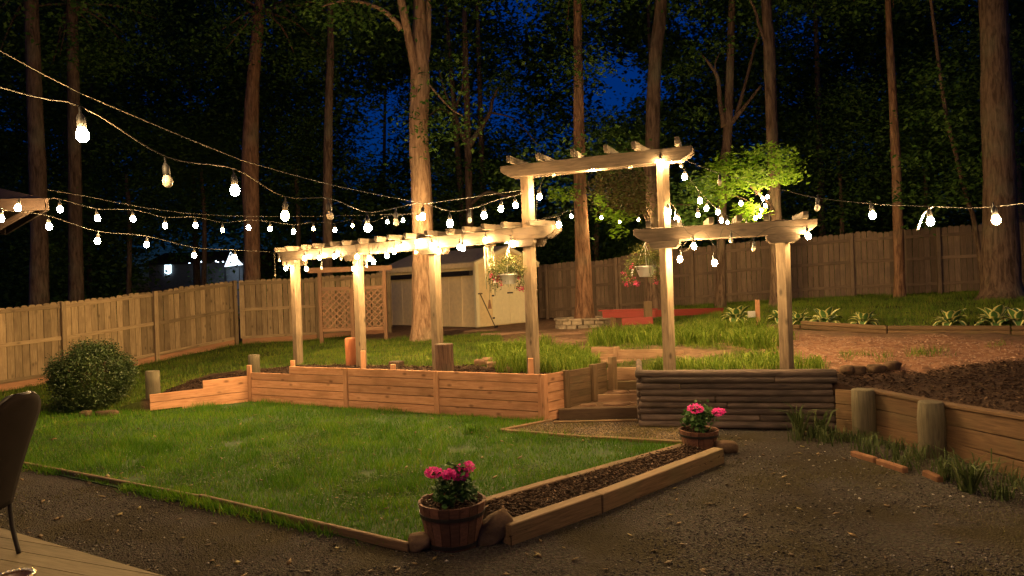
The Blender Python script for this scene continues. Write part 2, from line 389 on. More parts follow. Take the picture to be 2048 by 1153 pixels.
_w = np.linalg.solve(_A, np.concatenate([CP[:, 2], np.zeros(3)]))
def sstep(x, a, b):
    t = np.clip((x - a) / (b - a), 0, 1); return t * t * (3 - 2 * t)
def vnoise(x, y, s, seed=0):
    """smooth value noise on arrays"""
    x = np.asarray(x) * s + seed * 17.3; y = np.asarray(y) * s - seed * 9.1
    xi, yi = np.floor(x), np.floor(y); fx, fy = x - xi, y - yi
    def h(a, b): return np.modf(np.abs(np.sin(a * 127.1 + b * 311.7 + seed) * 43758.5453))[0]
    fx = fx*fx*(3-2*fx); fy = fy*fy*(3-2*fy)
    return (h(xi, yi)*(1-fx)+h(xi+1, yi)*fx)*(1-fy) + (h(xi, yi+1)*(1-fx)+h(xi+1, yi+1)*fx)*fy
def HT(x, y):
    x = np.atleast_1d(np.asarray(x, float)); y = np.atleast_1d(np.asarray(y, float))
    r = np.sqrt((x[..., None]-CP[:, 0])**2 + (y[..., None]-CP[:, 1])**2)
    z = r @ _w[:_n] + _w[_n] + x*_w[_n+1] + y*_w[_n+2]
    t = (x-TA.x)*TN.x + (y-TA.y)*TN.y
    z = z + 0.10 * sstep(t, 0.02, 0.3) * sstep(x, 3.4, 4.2)
    z = z + 0.05 * (vnoise(x, y, 1.1, 3) - 0.5) * sstep(y, 11, 13) + 0.07 * (vnoise(x, y, 1.7, 4) - 0.5) * sstep(x, 4.6, 5.6) + 0.03 * (vnoise(x, y, 3.1, 5) - 0.5)
    return z
def ht(x, y): return float(HT(x, y)[0])
def wall_s(x, y): return (x - WA.x) * WN.x + (y - WA.y) * WN.y
def upper(x, y):
    return inside(x, y, UP_POLY)
def zones(x, y):
    """grass, red dirt, mulch coverage of the upper terrace"""
    x = np.asarray(x, float); y = np.asarray(y, float)
    nz = vnoise(x, y, 1.7, 1) * 0.6 + vnoise(x, y, 5.0, 2) * 0.4
    s = wall_s(x, y); t = (x-TA.x)*TN.x + (y-TA.y)*TN.y
    mul = sstep(1.15 - s + (nz-.5)*0.5, 0, 0.15) * (x < 0.55) * (x > -6.6)
    bed = (x > 4.0) * sstep(9.35 + 0.02*(x-4) - y + (nz-.5)*0.5, 0, 0.2)
    mul = np.maximum(mul, bed)
    gl = (x < 0.0 - (y-12)*0.06) * (y < 18.6 + (x < -4.5)*2.5)
    gr = 0.75 * ((x >= 1.4) & (x < 4.4) & (y < 14.5) & (t < 0))
    gb = 1.0 * ((t > 0) & (x > 3.5) & (y < 24))
    dirt = sstep(x + (nz-.5)*1.6, 3.5, 4.6) * sstep(-t + (nz-.5)*1.0, 0.5, 1.1)
    fringe = 0.55 * sstep(nz, 0.55, 0.7) * (x > 4.2) * (np.abs(y-9.9) < 0.7)
    g = np.maximum(np.maximum(gl*1.0, gr), gb) * (1 - dirt*0.93)
    g = np.maximum(g, fringe) * (1 - mul) * sstep(nz + 0.35*gb + 0.3*gl, 0.30, 0.5)
    return g, dirt*(1-mul), mul

m, nt, p = new_mat('terrace_soil'); L = nt.links.new; M_soil = m
at = N(nt, 'ShaderNodeAttribute'); at.attribute_name = 'cover'; sp = N(nt, 'ShaderNodeSeparateColor'); L(at.outputs['Color'], sp.inputs[0])
tc = N(nt, 'ShaderNodeTexCoord'); n1 = N(nt, 'ShaderNodeTexNoise', i_2=7.0, i_3=9.0, i_4=0.65); L(tc.outputs['Object'], n1.inputs[0])
n2 = N(nt, 'ShaderNodeTexNoise', i_2=0.9, i_3=5.0); L(tc.outputs['Object'], n2.inputs[0])
base = ramp(nt, n1.outputs[0], [(0.3, (0.10, 0.06, 0.036)), (0.7, (0.22, 0.135, 0.08))]).outputs[0]
grs = ramp(nt, n1.outputs[0], [(0.3, (0.03, 0.04, 0.01)), (0.7, (0.065, 0.08, 0.018))]).outputs[0]
drt = ramp(nt, n1.outputs[0], [(0.28, (0.12, 0.055, 0.03)), (0.5, (0.235, 0.12, 0.068)), (0.75, (0.38, 0.22, 0.135))]).outputs[0]
mlc = ramp(nt, n1.outputs[0], [(0.3, (0.022, 0.013, 0.009)), (0.7, (0.06, 0.036, 0.024))]).outputs[0]
c = mixc(nt, base, grs, sp.outputs[0]); c = mixc(nt, c, drt, sp.outputs[1]); c = mixc(nt, c, mlc, sp.outputs[2]); L(c, p.inputs['Base Color'])
p.inputs['Roughness'].default_value = 0.95; p.inputs['Specular IOR Level'].default_value = 0.1
b = N(nt, 'ShaderNodeBump'); b.inputs['Strength'].default_value = 0.8; b.inputs['Distance'].default_value = 0.05; L(n1.outputs[0], b.inputs['Height']); L(b.outputs[0], p.inputs['Normal'])

m, nt, p = new_mat('gravel_ground'); L = nt.links.new; M_gravel = m
tc = N(nt, 'ShaderNodeTexCoord'); vo = N(nt, 'ShaderNodeTexVoronoi'); vo.inputs['Scale'].default_value = 70.0; L(tc.outputs['Object'], vo.inputs[0])
n2 = N(nt, 'ShaderNodeTexNoise', i_2=1.1, i_3=6.0); L(tc.outputs['Object'], n2.inputs[0])
n3 = N(nt, 'ShaderNodeTexNoise', i_2=34.0, i_3=5.0); L(tc.outputs['Object'], n3.inputs[0])
c = ramp(nt, n3.outputs[0], [(0.3, (0.022, 0.019, 0.0165)), (0.7, (0.085, 0.074, 0.063))]).outputs[0]
c = mixc(nt, c, vo.outputs['Color'], 0.12, 'OVERLAY')
c = mixc(nt, c, (0.05, 0.042, 0.022), ramp(nt, n2.outputs[0], [(0.47, (0, 0, 0)), (0.6, (0.9, 0.9, 0.9))]).outputs[0])
n4 = N(nt, 'ShaderNodeTexNoise', i_2=0.55, i_3=4.0); L(tc.outputs['Object'], n4.inputs[0])
c = mixc(nt, c, (0.018, 0.013, 0.009), ramp(nt, n4.outputs[0], [(0.46, (0, 0, 0)), (0.64, (0.55, 0.55, 0.55))]).outputs[0]); L(c, p.inputs['Base Color'])
p.inputs['Roughness'].default_value = 0.95; p.inputs['Specular IOR Level'].default_value = 0.06
b = N(nt, 'ShaderNodeBump'); b.inputs['Strength'].default_value = 1.0; b.inputs['Distance'].default_value = 0.02; L(vo.outputs['Distance'], b.inputs['Height']); L(b.outputs[0], p.inputs['Normal'])

me = py_mesh('ground', [(-150, -60, 0), (150, -60, 0), (150, 200, 0), (-150, 200, 0)], [(0, 1, 2, 3)])
tag(put('ground', me, M_gravel), kind='structure')

# upper terrace: rays from (0,1) outwards, starting just behind the retaining walls
front = [(-70, 11.9), (-14, 11.9), (-9, 12.1), (-7.4, 12.05), (WING.x-.03, WING.y+.06), (WA.x-.02, WA.y+.07), (WB_.x-.05, WB_.y+.09), (.74, 10.24), (1.47, 10.93), (1.53, 11.42),
         (2.085, 11.42), (LA.x+.03, LA.y+.12), (LB.x-.05, LB.y+.1), (4.16, 8.62), (4.34, 8.36), (4.63, 7.4), (4.78, 6.35), (4.93, 5), (5.08, 3), (5.2, 1.6)]
UP_POLY = front[1:] + [(16, 1.6), (40, 40), (-40, 40), (-14, 13)]
fp = []
for (a, b_) in zip(front[:-1], front[1:]):
    k = max(1, int(math.dist(a, b_) / 0.18)) if abs(a[0]) < 20 else 12
    for i in range(k): fp.append((a[0]+(b_[0]-a[0])*i/k, a[1]+(b_[1]-a[1])*i/k))
fp.append(front[-1]); fp = np.array(fp)
dirs = fp - np.array([0, 1.0]); r0 = np.linalg.norm(dirs, axis=1); dirs /= r0[:, None]
NR = 190; tt = np.linspace(0, 1, NR) ** 1.9
rr = r0[:, None] + (120 - np.minimum(r0, 80))[:, None] * tt[None, :]
X = dirs[:, 0:1] * rr; Y = 1 + dirs[:, 1:2] * rr; Z = HT(X.ravel(), Y.ravel()).reshape(X.shape)
Z = np.where(X < -7.0, Z - 0.012, Z)
X = np.concatenate([X[:, :1], X], 1); Y = np.concatenate([Y[:, :1], Y], 1); Z = np.concatenate([Z[:, :1]*0 - .12, Z], 1); NR += 1
co = np.stack([X, Y, Z], -1).reshape(-1, 3); nF = len(fp)
ii, jj = np.meshgrid(np.arange(nF-1), np.arange(NR-1), indexing='ij')
faces = np.stack([ii*NR+jj, ii*NR+jj+1, (ii+1)*NR+jj+1, (ii+1)*NR+jj], -1).reshape(-1, 4)[:, ::-1]
me = fast_mesh('terrace', co, faces, True)
g, d_, mu = zones(co[:, 0], co[:, 1]); att = me.color_attributes.new('cover', 'FLOAT_COLOR', 'POINT')
att.data.foreach_set('color', np.stack([g, d_, mu, np.ones_like(g)], -1).astype(np.float32).ravel())
tag(put('terrace_ground', me, M_soil), kind='structure')

m, nt, p = new_mat('lawn_soil'); L = nt.links.new; M_lawnsoil = m
tc = N(nt, 'ShaderNodeTexCoord'); n1 = N(nt, 'ShaderNodeTexNoise', i_2=3.0, i_3=8.0); L(tc.outputs['Object'], n1.inputs[0])
L(ramp(nt, n1.outputs[0], [(0.3, (0.012, 0.03, 0.003)), (0.6, (0.022, 0.05, 0.005)), (0.8, (0.035, 0.04, 0.01))]).outputs[0], p.inputs['Base Color']); p.inputs['Roughness'].default_value = 1.0
EL0, EL1 = GX(40, 935, 0), GX(820, 1105, 0)
BK0, BK1 = GX(960, 1026, 0), GX(1368, 905, 0)
ED = (EL1 - EL0).normalized()
LAND0, LAND1, LAND2 = GX(1000, 866, 0), GX(1392, 893, 0), GX(1104, 845, 0)
ELx = EL0 - ED * 9
lawn_poly = [(-30, 12.4), (ELx.x, ELx.y), (EL1.x, EL1.y), (BK0.x, BK0.y), (BK1.x, BK1.y), (LAND1.x, LAND1.y), (LAND0.x, LAND0.y), (LAND2.x, LAND2.y),
             (WB_.x, WB_.y), (WA.x, WA.y), (WING.x, WING.y), (-7.6, 12.4)]
tag(MB().prism(lawn_poly, -0.05, 0.012).build('lawn', M_lawnsoil), kind='structure')
# ------------------------------------------------------------------ blades, chips and pebbles nobody could count
def blades(name, x, y, z, h, w, mat, lean=0.5, seg=1, hvar=0.4):
    n = len(x); a = RNG.uniform(0, 2*np.pi, n); hh = h * (1 + hvar * RNG.uniform(-1, 1, n)); ww = w * RNG.uniform(.7, 1.3, n)
    b = RNG.uniform(0, 2*np.pi, n); ln = hh * lean * RNG.uniform(0.2, 1, n)
    ax, ay = np.cos(a)*ww/2, np.sin(a)*ww/2; bx, by = np.cos(b)*ln, np.sin(b)*ln
    o = np.stack([x, y, z], -1)
    if seg == 1:
        v = np.stack([o + np.stack([ax, ay, 0*ax], -1), o - np.stack([ax, ay, 0*ax], -1), o + np.stack([bx, by, hh], -1)], 1)
        f = np.arange(n*3).reshape(n, 3)
    else:
        k = np.stack([ax, ay, 0*ax], -1); m1 = o + np.stack([bx*.35, by*.35, hh*.72], -1); m2 = o + np.stack([bx, by, hh*(0.95 - 0.25*RNG.random(n))], -1)
        v = np.stack([o+k, o-k, m1+k*.85, m1-k*.85, m2], 1)
        i = np.arange(n)[:, None]*5
        f = np.concatenate([i+np.array([[0, 1, 3]]), i+np.array([[0, 3, 2]]), i+np.array([[2, 3, 4]])])
    return tag(put(name, fast_mesh(name, v.reshape(-1, 3), f), mat), kind='stuff')
def chips(name, x, y, z, s, mat, flat=0.5, elong=1.0):
    n = len(x); base = np.array([(1, 0, 0), (-1, 0, 0), (0, 1, 0), (0, -1, 0), (0, 0, 1), (0, 0, -1)], float)
    fs = np.array([(0, 2, 4), (2, 1, 4), (1, 3, 4), (3, 0, 4), (2, 0, 5), (1, 2, 5), (3, 1, 5), (0, 3, 5)])
    sc = s * RNG.uniform(0.55, 1.3, (n, 1)) * np.stack([elong*RNG.uniform(.7, 1.3, n), RNG.uniform(.6, 1.1, n), flat*RNG.uniform(.6, 1.2, n)], -1)
    a = RNG.uniform(0, 2*np.pi, n); tl = RNG.uniform(-.5, .5, n)
    v = base[None] * sc[:, None, :]
    vx = v[..., 0]*np.cos(tl)[:, None] - v[..., 2]*np.sin(tl)[:, None]; vz = v[..., 0]*np.sin(tl)[:, None] + v[..., 2]*np.cos(tl)[:, None]
    c, s_ = np.cos(a)[:, None], np.sin(a)[:, None]
    v = np.stack([vx*c - v[..., 1]*s_, vx*s_ + v[..., 1]*c, vz], -1) + np.stack([x, y, z], -1)[:, None, :]
    f = (fs[None] + np.arange(n)[:, None, None]*6).reshape(-1, 3)
    return tag(put(name, fast_mesh(name, v.reshape(-1, 3), f), mat), kind='stuff')
def scatter(n, box, keep):
    x = RNG.uniform(box[0], box[1], n); y = RNG.uniform(box[2], box[3], n); k = keep(x, y); return x[k], y[k]
def in_view(x, y, m_=0.06): return (y > 1.0) & (np.abs(x) < y*(0.75+m_) + 0.3)
x, y = scatter(400000, (-11, 4, 4.6, 13), lambda x, y: inside(x, y, lawn_poly) & in_view(x, y) & (RNG.random(len(x)) < np.clip(0.55 + vnoise(x, y, 0.9, 4) * 0.6, 0, 1) * sstep(vnoise(x, y, 2.3, 9), 0.04, 0.22)))
k = RNG.random(len(x)) < np.clip(7.0 / y, 0.25, 1); x, y = x[k], y[k]
tall = 0.55 + 0.7*vnoise(x, y, 1.3, 6) + 0.9*sstep(vnoise(x, y, 3.7, 16), .62, .9)
blades('lawn_grass', x, y, np.full(len(x), 0.01), 0.062 * tall, 0.0075, M_lawn, lean=0.7)
x, y = scatter(70000, (-8, 3, 5.2, 11), lambda x, y: inside(x, y, lawn_poly) & in_view(x, y) & (vnoise(x, y, .9, 61)*.65 + vnoise(x, y, 2.6, 62)*.35 > .52))
chips('clover_patches', x, y, RNG.uniform(.02, .055, len(x)), .013, islands('clover_leaf', [(0, (.03, .065, .008)), (.7, (.06, .10, .012)), (1, (.12, .12, .03))], transl=.2), flat=.15)
x, y = scatter(450, (-8, 2.5, 5.3, 12), lambda x, y: inside(x, y, lawn_poly)); chips('lawn_litter', x, y, np.full(len(x), .05), .022, islands('lawn_leaf', [(0, (.08, .05, .02)), (1, (.2, .14, .05))]), flat=.12, elong=1.5)
x, y = scatter(900, (-6, 2.5, 5.3, 9), lambda x, y: inside(x, y, lawn_poly) & (vnoise(x, y, 1.0, 12) > 0.3))
chips('clover_flowers', x, y, RNG.uniform(0.03, 0.06, len(x)), 0.005, islands('clover_white', [(0, (0.35, 0.35, 0.28)), (1, (0.6, 0.58, 0.5))]), flat=0.9)
x, y = scatter(420000, (-12, 16, 8.4, 25), lambda x, y: (RNG.random(len(x)) < zones(x, y)[0]) & in_view(x, y) & upper(x, y))
z = HT(x, y); k = z > 0.004; x, y, z = x[k], y[k], z[k]
k = RNG.random(len(x)) < np.clip(11.0 / y, 0.3, 1); x, y, z = x[k], y[k], z[k]
k = x < -7.5; hh = np.where(x > 4, 0.10, 0.075) * (0.7 + 0.6*vnoise(x, y, 1.5, 8))
blades('terrace_grass', x, y, z - 0.008, hh, 0.011, M_terr, lean=0.7)
bed_poly = [(EL1.x, EL1.y)]
def gravel_keep(x, y): return in_view(x, y) & ~inside(x, y, lawn_poly) & (vnoise(x, y, 1.2, 51)*.6 + vnoise(x, y, 3.3, 52)*.4 > .36 + .25*RNG.random(len(x))) & (RNG.random(len(x)) < np.clip(5.0/np.maximum(y, 1), 0.2, 1))
x, y = scatter(120000, (-8, 5.2, 2.6, 10.2), gravel_keep)
chips('gravel', x, y, np.full(len(x), 0.003), 0.0075*RNG.choice([.6, 1, 1, 1.6], len(x))[:, None], M_pebble, flat=0.6)
x, y = scatter(700, (-8, 5, 2.6, 10), lambda x, y: in_view(x, y) & ~inside(x, y, lawn_poly)); chips('fallen_leaves', x, y, np.full(len(x), .012), .026, islands('litter', [(0, (.05, .03, .015)), (.7, (.12, .075, .03)), (1, (.16, .13, .04))]), flat=.12, elong=1.5)
x, y = scatter(60000, (-8, 5.2, 2.6, 10.2), lambda x, y: in_view(x, y) & ~inside(x, y, lawn_poly) & (vnoise(x, y, 1.5, 21)*0.6 + vnoise(x, y, 4, 22)*0.4 > 0.56))
blades('gravel_weeds', x, y, np.zeros(len(x)), 0.022, 0.006, islands('sparse_weeds', [(0, (0.06, 0.06, 0.015)), (1, (0.12, 0.10, 0.035))]), lean=1.0)
x, y = scatter(90000, (-7, 9.5, 4.5, 14), lambda x, y: (RNG.random(len(x)) < zones(x, y)[2]*0.9) & in_view(x, y) & upper(x, y))
chips('bark_mulch', x, y, HT(x, y) + RNG.uniform(-.005, .02, len(x)), 0.018, M_chip, flat=0.3, elong=1.7)
n_e = 5200; t_ = RNG.random(n_e); sd = RNG.normal(0.03, .05, n_e); nx_, ny_ = -ED.y, ED.x
ex = EL1.x - ED.x*t_*9 + nx_*sd; ey = EL1.y - ED.y*t_*9 + ny_*sd
kk = vnoise(ex, ey, 2.4, 71) > .42; blades('edge_tufts', ex[kk], ey[kk], np.zeros(kk.sum()), .085, .008, M_lawn, lean=1.0)
x, y = scatter(16000, (3.4, 11, 9.2, 14), lambda x, y: (RNG.random(len(x)) < zones(x, y)[1]*0.8) & in_view(x, y))
chips('dirt_clods', x, y, HT(x, y), 0.016*RNG.choice([.5, .8, 1, 1.7], len(x))[:, None], islands('clods', [(0, (0.15, 0.08, 0.045)), (1, (0.38, 0.24, 0.16))]), flat=0.5)
def bed_blades(name, poly, n, h, w, mat, lean=0.7, zf=None):
    P_ = np.array(poly); x, y = scatter(n, (P_[:, 0].min(), P_[:, 0].max(), P_[:, 1].min(), P_[:, 1].max()), lambda x, y: inside(x, y, poly) & (vnoise(x, y, 3.5, 31) > 0.2))
    # draw the blades together into tufts
    m_ = max(8, len(x)//34); c_ = RNG.integers(0, len(x), m_); cx, cy_ = x[c_], y[c_]; j = RNG.integers(0, m_, len(x)); k_ = RNG.random(len(x)) < .75
    x = np.where(k_, cx[j] + RNG.normal(0, .045, len(x)), x); y = np.where(k_, cy_[j] + RNG.normal(0, .045, len(x)), y)
    return blades(name, x, y, (HT(x, y) if zf is None else np.full(len(x), zf)) - 0.01, h * (0.6 + 0.8*vnoise(x, y, 2.2, 33)), w, mat, lean=lean, seg=2)
land_poly = [tuple(LAND2.xy), tuple(LAND0.xy), tuple(LAND1.xy), (2.25, 9.1), (1.7, 9.25), (1.68, 9.6), (.5, 9.66)]
M_land = rocky('landing_gravel', (0.06, 0.042, 0.022), (0.17, 0.12, 0.065), 30)
tag(MB().prism(land_poly, -.03, .022).build('landing', M_land), kind='structure')
x, y = scatter(14000, (-.4, 2.3, 8, 10), lambda x, y: inside(x, y, land_poly)); chips('landing_pebbles', x, y, np.full(len(x), .024), .008, M_pebble, flat=.6)
x, y = scatter(9000, (-.4, 2.3, 8, 10), lambda x, y: inside(x, y, land_poly) & (vnoise(x, y, 3, 41) > .45)); blades('landing_weeds', x, y, np.full(len(x), .02), .035, .006, islands('dry_weeds', [(0, (0.08, 0.08, 0.015)), (1, (0.18, 0.14, 0.04))]), lean=1.0)
def tpoly(pts): return [(lambda q: (q.x, q.y))(PX(u, v, d)) for u, v, d in pts]

# ------------------------------------------------------------------ fences
_dog = {}
def dog_board(h, w, t, c=0.03):
    key = round(h, 2)
    if key not in _dog:
        mb = MB(); prof = [(-h/2, -w/2), (h/2-c, -w/2), (h/2, -w/2+c), (h/2, w/2-c), (h/2-c, w/2), (-h/2, w/2)]
        mb.prism(prof, -t/2, t/2); _dog[key] = py_mesh('fence_board', mb.v, mb.f)
    return _dog[key]
def fence(label, p0, p1, post_t, mat, kick=True, height=1.80, rails=(0.12, 0.93, 1.68), group=None, cap_rail=False):
    p0, p1 = Vector(p0), Vector(p1); D = p1 - p0; Ln = D.length; X = D / Ln
    nrm = Vector((-X.y, X.x));
    if nrm.dot((p0+p1)/2) < 0: nrm = -nrm                    # boards are on the far side
    root = thing('wooden_fence', label, 'fence', (p0.x, p0.y, ht(*p0)), group)
    nb = int(Ln / 0.146)
    for i in range(nb):
        q = p0 + X * (Ln * (i + 0.5) / nb) + nrm * (0.062 + random.uniform(-.004, .004))
        gz = ht(q.x, q.y); zb = gz + (0.16 if kick else 0.04) + random.uniform(-.015, .015); hb = height - (0.12 if kick else 0.0)
        u = X.to_3d(); A = Vector((q.x, q.y, zb)); B = A + Vector((X.x*random.uniform(-.008, .008), X.y*random.uniform(-.008, .008), hb))
        M_ = axes(A, B, up=(-nrm.x, -nrm.y, 0)); put('board', dog_board(round(hb, 2), 0.138, 0.018), mat, root, M_)
    pts = [p0 + D * t for t in post_t]
    for q in pts:
        gz = ht(q.x, q.y); board('post', root, (q.x, q.y, gz-0.05), (q.x, q.y, gz+height+0.04), 0.10, 0.10, mat, up=(X.x, X.y, 0), bev=0.006)
    ends = [p0] + [q for q in pts if 0.15 < (q-p0).length < Ln-0.15] + [p1]
    for a, b in zip(ends[:-1], ends[1:]):
        ga, gb = ht(a.x, a.y), ht(b.x, b.y); s = X * 0.054; o = nrm * 0.03
        for rz in rails:
            board('rail', root, (a.x+s.x+o.x, a.y+s.y+o.y, ga+rz+0.06), (b.x-s.x+o.x, b.y-s.y+o.y, gb+rz+0.06), 0.04, 0.088, mat)
        if kick: board('kickboard', root, (a.x+s.x+o.x, a.y+s.y+o.y, ga+0.07), (b.x-s.x+o.x, b.y-s.y+o.y, gb+0.07), 0.04, 0.19, W_kick)
    return root
F0, F1 = Vector((-11.3, 15.1)), Vector((-8.0, 19.7)); FD = (F1 - F0)
fence('tan dog-eared board fence running beside the round shrub up to the corner', F0 - FD*0.27, F1, [(t+.27)/1.27 for t in (-.24, .215, .596, 1.0)], W_fence)
fence('tan dog-eared board fence behind the lattice screen, ending at the shed', F1 + Vector((0.1, 0.02)), Vector((-3.7, 20.9)), [0.5, 0.98], W_fence)
fence('old dark grey-brown board fence along the wooded side behind the hostas', Vector((0.9, 23.8)), Vector((16.2, 17.8)), [0.02, .17, .32, .465, .60, .735, .86, .98], W_oldfence, kick=False, height=1.86, rails=(0.25, 0.98, 1.62))

# ------------------------------------------------------------------ shed
c0 = Vector((-1.1, 21.0)); ax = Vector((0.72, 0.694)); ay = Vector((-0.694, 0.72)); SW, SL = 2.55, 5.0
gz = 0.78; EAVE, RIDGE = 2.80, 3.27
shed = thing('garden_shed', 'beige garden shed with low gable roof and cream double doors', 'shed', (c0.x, c0.y, gz))
def sp_(a, b, z): q = c0 + ax*a + ay*b; return Vector((q.x, q.y, z))
mb = MB(); b0 = 0
for b in (0, SL):
    mb.v += [sp_(0, b, gz), sp_(SW, b, gz), sp_(SW, b, EAVE), sp_(SW/2, b, RIDGE), sp_(0, b, EAVE)]
mb.f = [(0, 1, 2, 3, 4), (9, 8, 7, 6, 5), (0, 4, 9, 5), (1, 6, 7, 2)]; mb.build('wall', M_shed, shed)
for sd in (0, 1):
    mb = MB(); sl = (RIDGE-EAVE)/(SW/2); e = 0.14
    xo, xr = (-e, SW/2) if sd == 0 else (SW+e, SW/2)
    for dz in (0.006, 0.05):
        for b in (-0.12, SL+0.12):
            mb.v += [sp_(xo, b, EAVE - sl*e + dz), sp_(xr, b, RIDGE + dz)]
    mb.f = [(0, 1, 3, 2), (4, 6, 7, 5), (0, 2, 6, 4), (0, 4, 5, 1), (2, 3, 7, 6), (1, 5, 7, 3)]; mb.build('roof', M_shroof, shed)
    xa = -e if sd == 0 else SW+e
    board('fascia', shed, sp_(xa + (-.012 if sd == 0 else .012), -.12, EAVE - sl*e - .05), sp_(xa + (-.012 if sd == 0 else .012), SL+.12, EAVE - sl*e - .05), 0.02, 0.15, M_shed)
    xs_ = (xa, SW/2-.002) if sd == 0 else (SW/2+.002, xa)
    zz = (EAVE - sl*e - .03, RIDGE - .03) if sd == 0 else (RIDGE - .03, EAVE - sl*e - .03)
    board('rake_trim', shed, sp_(xs_[0], -.135, zz[0]), sp_(xs_[1], -.135, zz[1]), 0.02, 0.10, M_cream)
for a, b in ((0.05, -.012), (SW-.05, -.012)): board('corner_trim', shed, sp_(a, b, gz), sp_(a, b, EAVE-.03), 0.02, 0.10, M_cream, up=(ax.x, ax.y, 0))
board('corner_trim', shed, sp_(-.012, .05, gz), sp_(-.012, .05, EAVE-.10), 0.02, 0.10, M_cream, up=(ay.x, ay.y, 0))
board('dark_strip', shed, sp_(-.09, .12, EAVE-.34), sp_(-.09, 4.7, EAVE-.34), 0.16, 0.15, M_dark)  # dark strip along the long wall, just below the eave
for k in range(7): board('siding_batten', shed, sp_(-.006, .7+.65*k, gz+.03), sp_(-.006, .7+.65*k, EAVE-.16), 0.012, 0.03, M_shed, up=(ay.x, ay.y, 0))
board('skid', shed, sp_(-.01, 0.01, gz-.12), sp_(-.01, SL, gz-.12), 0.08, 0.22, W_old); board('skid', shed, sp_(.05, -.01, gz-.12), sp_(SW, -.01, gz-.12), 0.08, 0.22, W_old)
for k, (a0, a1) in enumerate(((0.63, 1.375), (1.385, 2.13))):
    dr = board('door', shed, sp_(a0, -.025, gz+.03+.9), sp_(a1, -.025, gz+.03+.9), 0.03, 1.80, M_cream)
    for (f0, f1) in ((0.12, 0.45), (0.55, 0.88)):
        for (z0, z1) in ((.10, .80), (.92, 1.35), (1.42, 1.70)):
            A_, B_ = sp_(a0+(a1-a0)*f0, -.045, gz+.03+(z0+z1)/2), sp_(a0+(a1-a0)*f1, -.045, gz+.03+(z0+z1)/2)
            put('door_panel', box_mesh((B_-A_).length, 0.012, z1-z0, 0.005), M_cream, dr, axes(A_, B_))
board('latch', shed, sp_(1.26, -.055, gz+1.02), sp_(1.50, -.055, gz+1.02), 0.03, 0.045, M_dark)
for a in (0.64, 2.12):
    for z in (.25, .95, 1.6): board('hinge', shed, sp_(a-.05, -.05, gz+z), sp_(a+.05, -.05, gz+z), 0.012, 0.05, M_dark)
# tools by the shed
hoe = thing('garden_hoe', 'long-handled hoe leaning on the beige shed beside the cream doors', 'hoe', sp_(0.32, -.45, gz))
log('handle', hoe, sp_(0.36, -.42, gz-.02), sp_(0.12, -.04, gz+1.02), 0.016, W_old); log('grip', hoe, sp_(0.04, -.04, gz+1.03), sp_(0.2, -.04, gz+1.03), 0.02, W_old)
board('blade', hoe, sp_(0.28, -.47, gz-.02), sp_(0.46, -.42, gz-.02), 0.02, 0.12, M_dark)

# ------------------------------------------------------------------ lattice screen
tz = 0.62; y_t = 18.6
tr = thing('lattice_screen', 'reddish wooden lattice screen on legs between the tan fence and shed', 'trellis', (-4.2, y_t, tz))
xs = [PX(641, 600, y_t).x, PX(704, 600, y_t).x, PX(770, 600, y_t).x]
zt, zb_, ztop = PX(700, 577, y_t).z, PX(700, 659, y_t).z, PX(700, 539, y_t).z
for x in xs: board('post', tr, (x, y_t, ht(x, y_t)-.05), (x, y_t, ztop-.06 if x != xs[1] else zt), 0.09, 0.09, W_trellis, up=(1, 0, 0))
board('top_beam', tr, (xs[0]-.32, y_t, ztop), (xs[2]+.22, y_t, ztop), 0.05, 0.14, W_trellis)
for x0, x1 in ((xs[0]+.046, xs[1]-.046), (xs[1]+.046, xs[2]-.046)):
    for z in (zt, zb_): board('rail', tr, (x0, y_t, z), (x1, y_t, z), 0.06, 0.09, W_trellis)
    w_, h_ = x1-x0, zt-zb_-.09; stp = 0.125; zl = zb_+.045
    for sg in (1, -1):
        k = -h_
        while k < w_ + h_:
            # line x = k + s, z = s (or mirrored), clipped to the panel
            s0, s1 = max(0, -k), min(h_, w_-k)
            if s1 - s0 > 0.06:
                P0, P1 = (k+s0, s0), (k+s1, s1)
                if sg < 0: P0, P1 = (w_-P0[0], P0[1]), (w_-P1[0], P1[1])
                board('slat', tr, (x0+P0[0], y_t-.004*sg, zl+P0[1]), (x0+P1[0], y_t-.004*sg, zl+P1[1]), 0.007, 0.036, W_trellis, up=(0, -1, 0.001), roll=math.pi/2, bev=0)
            k += stp * 1.35

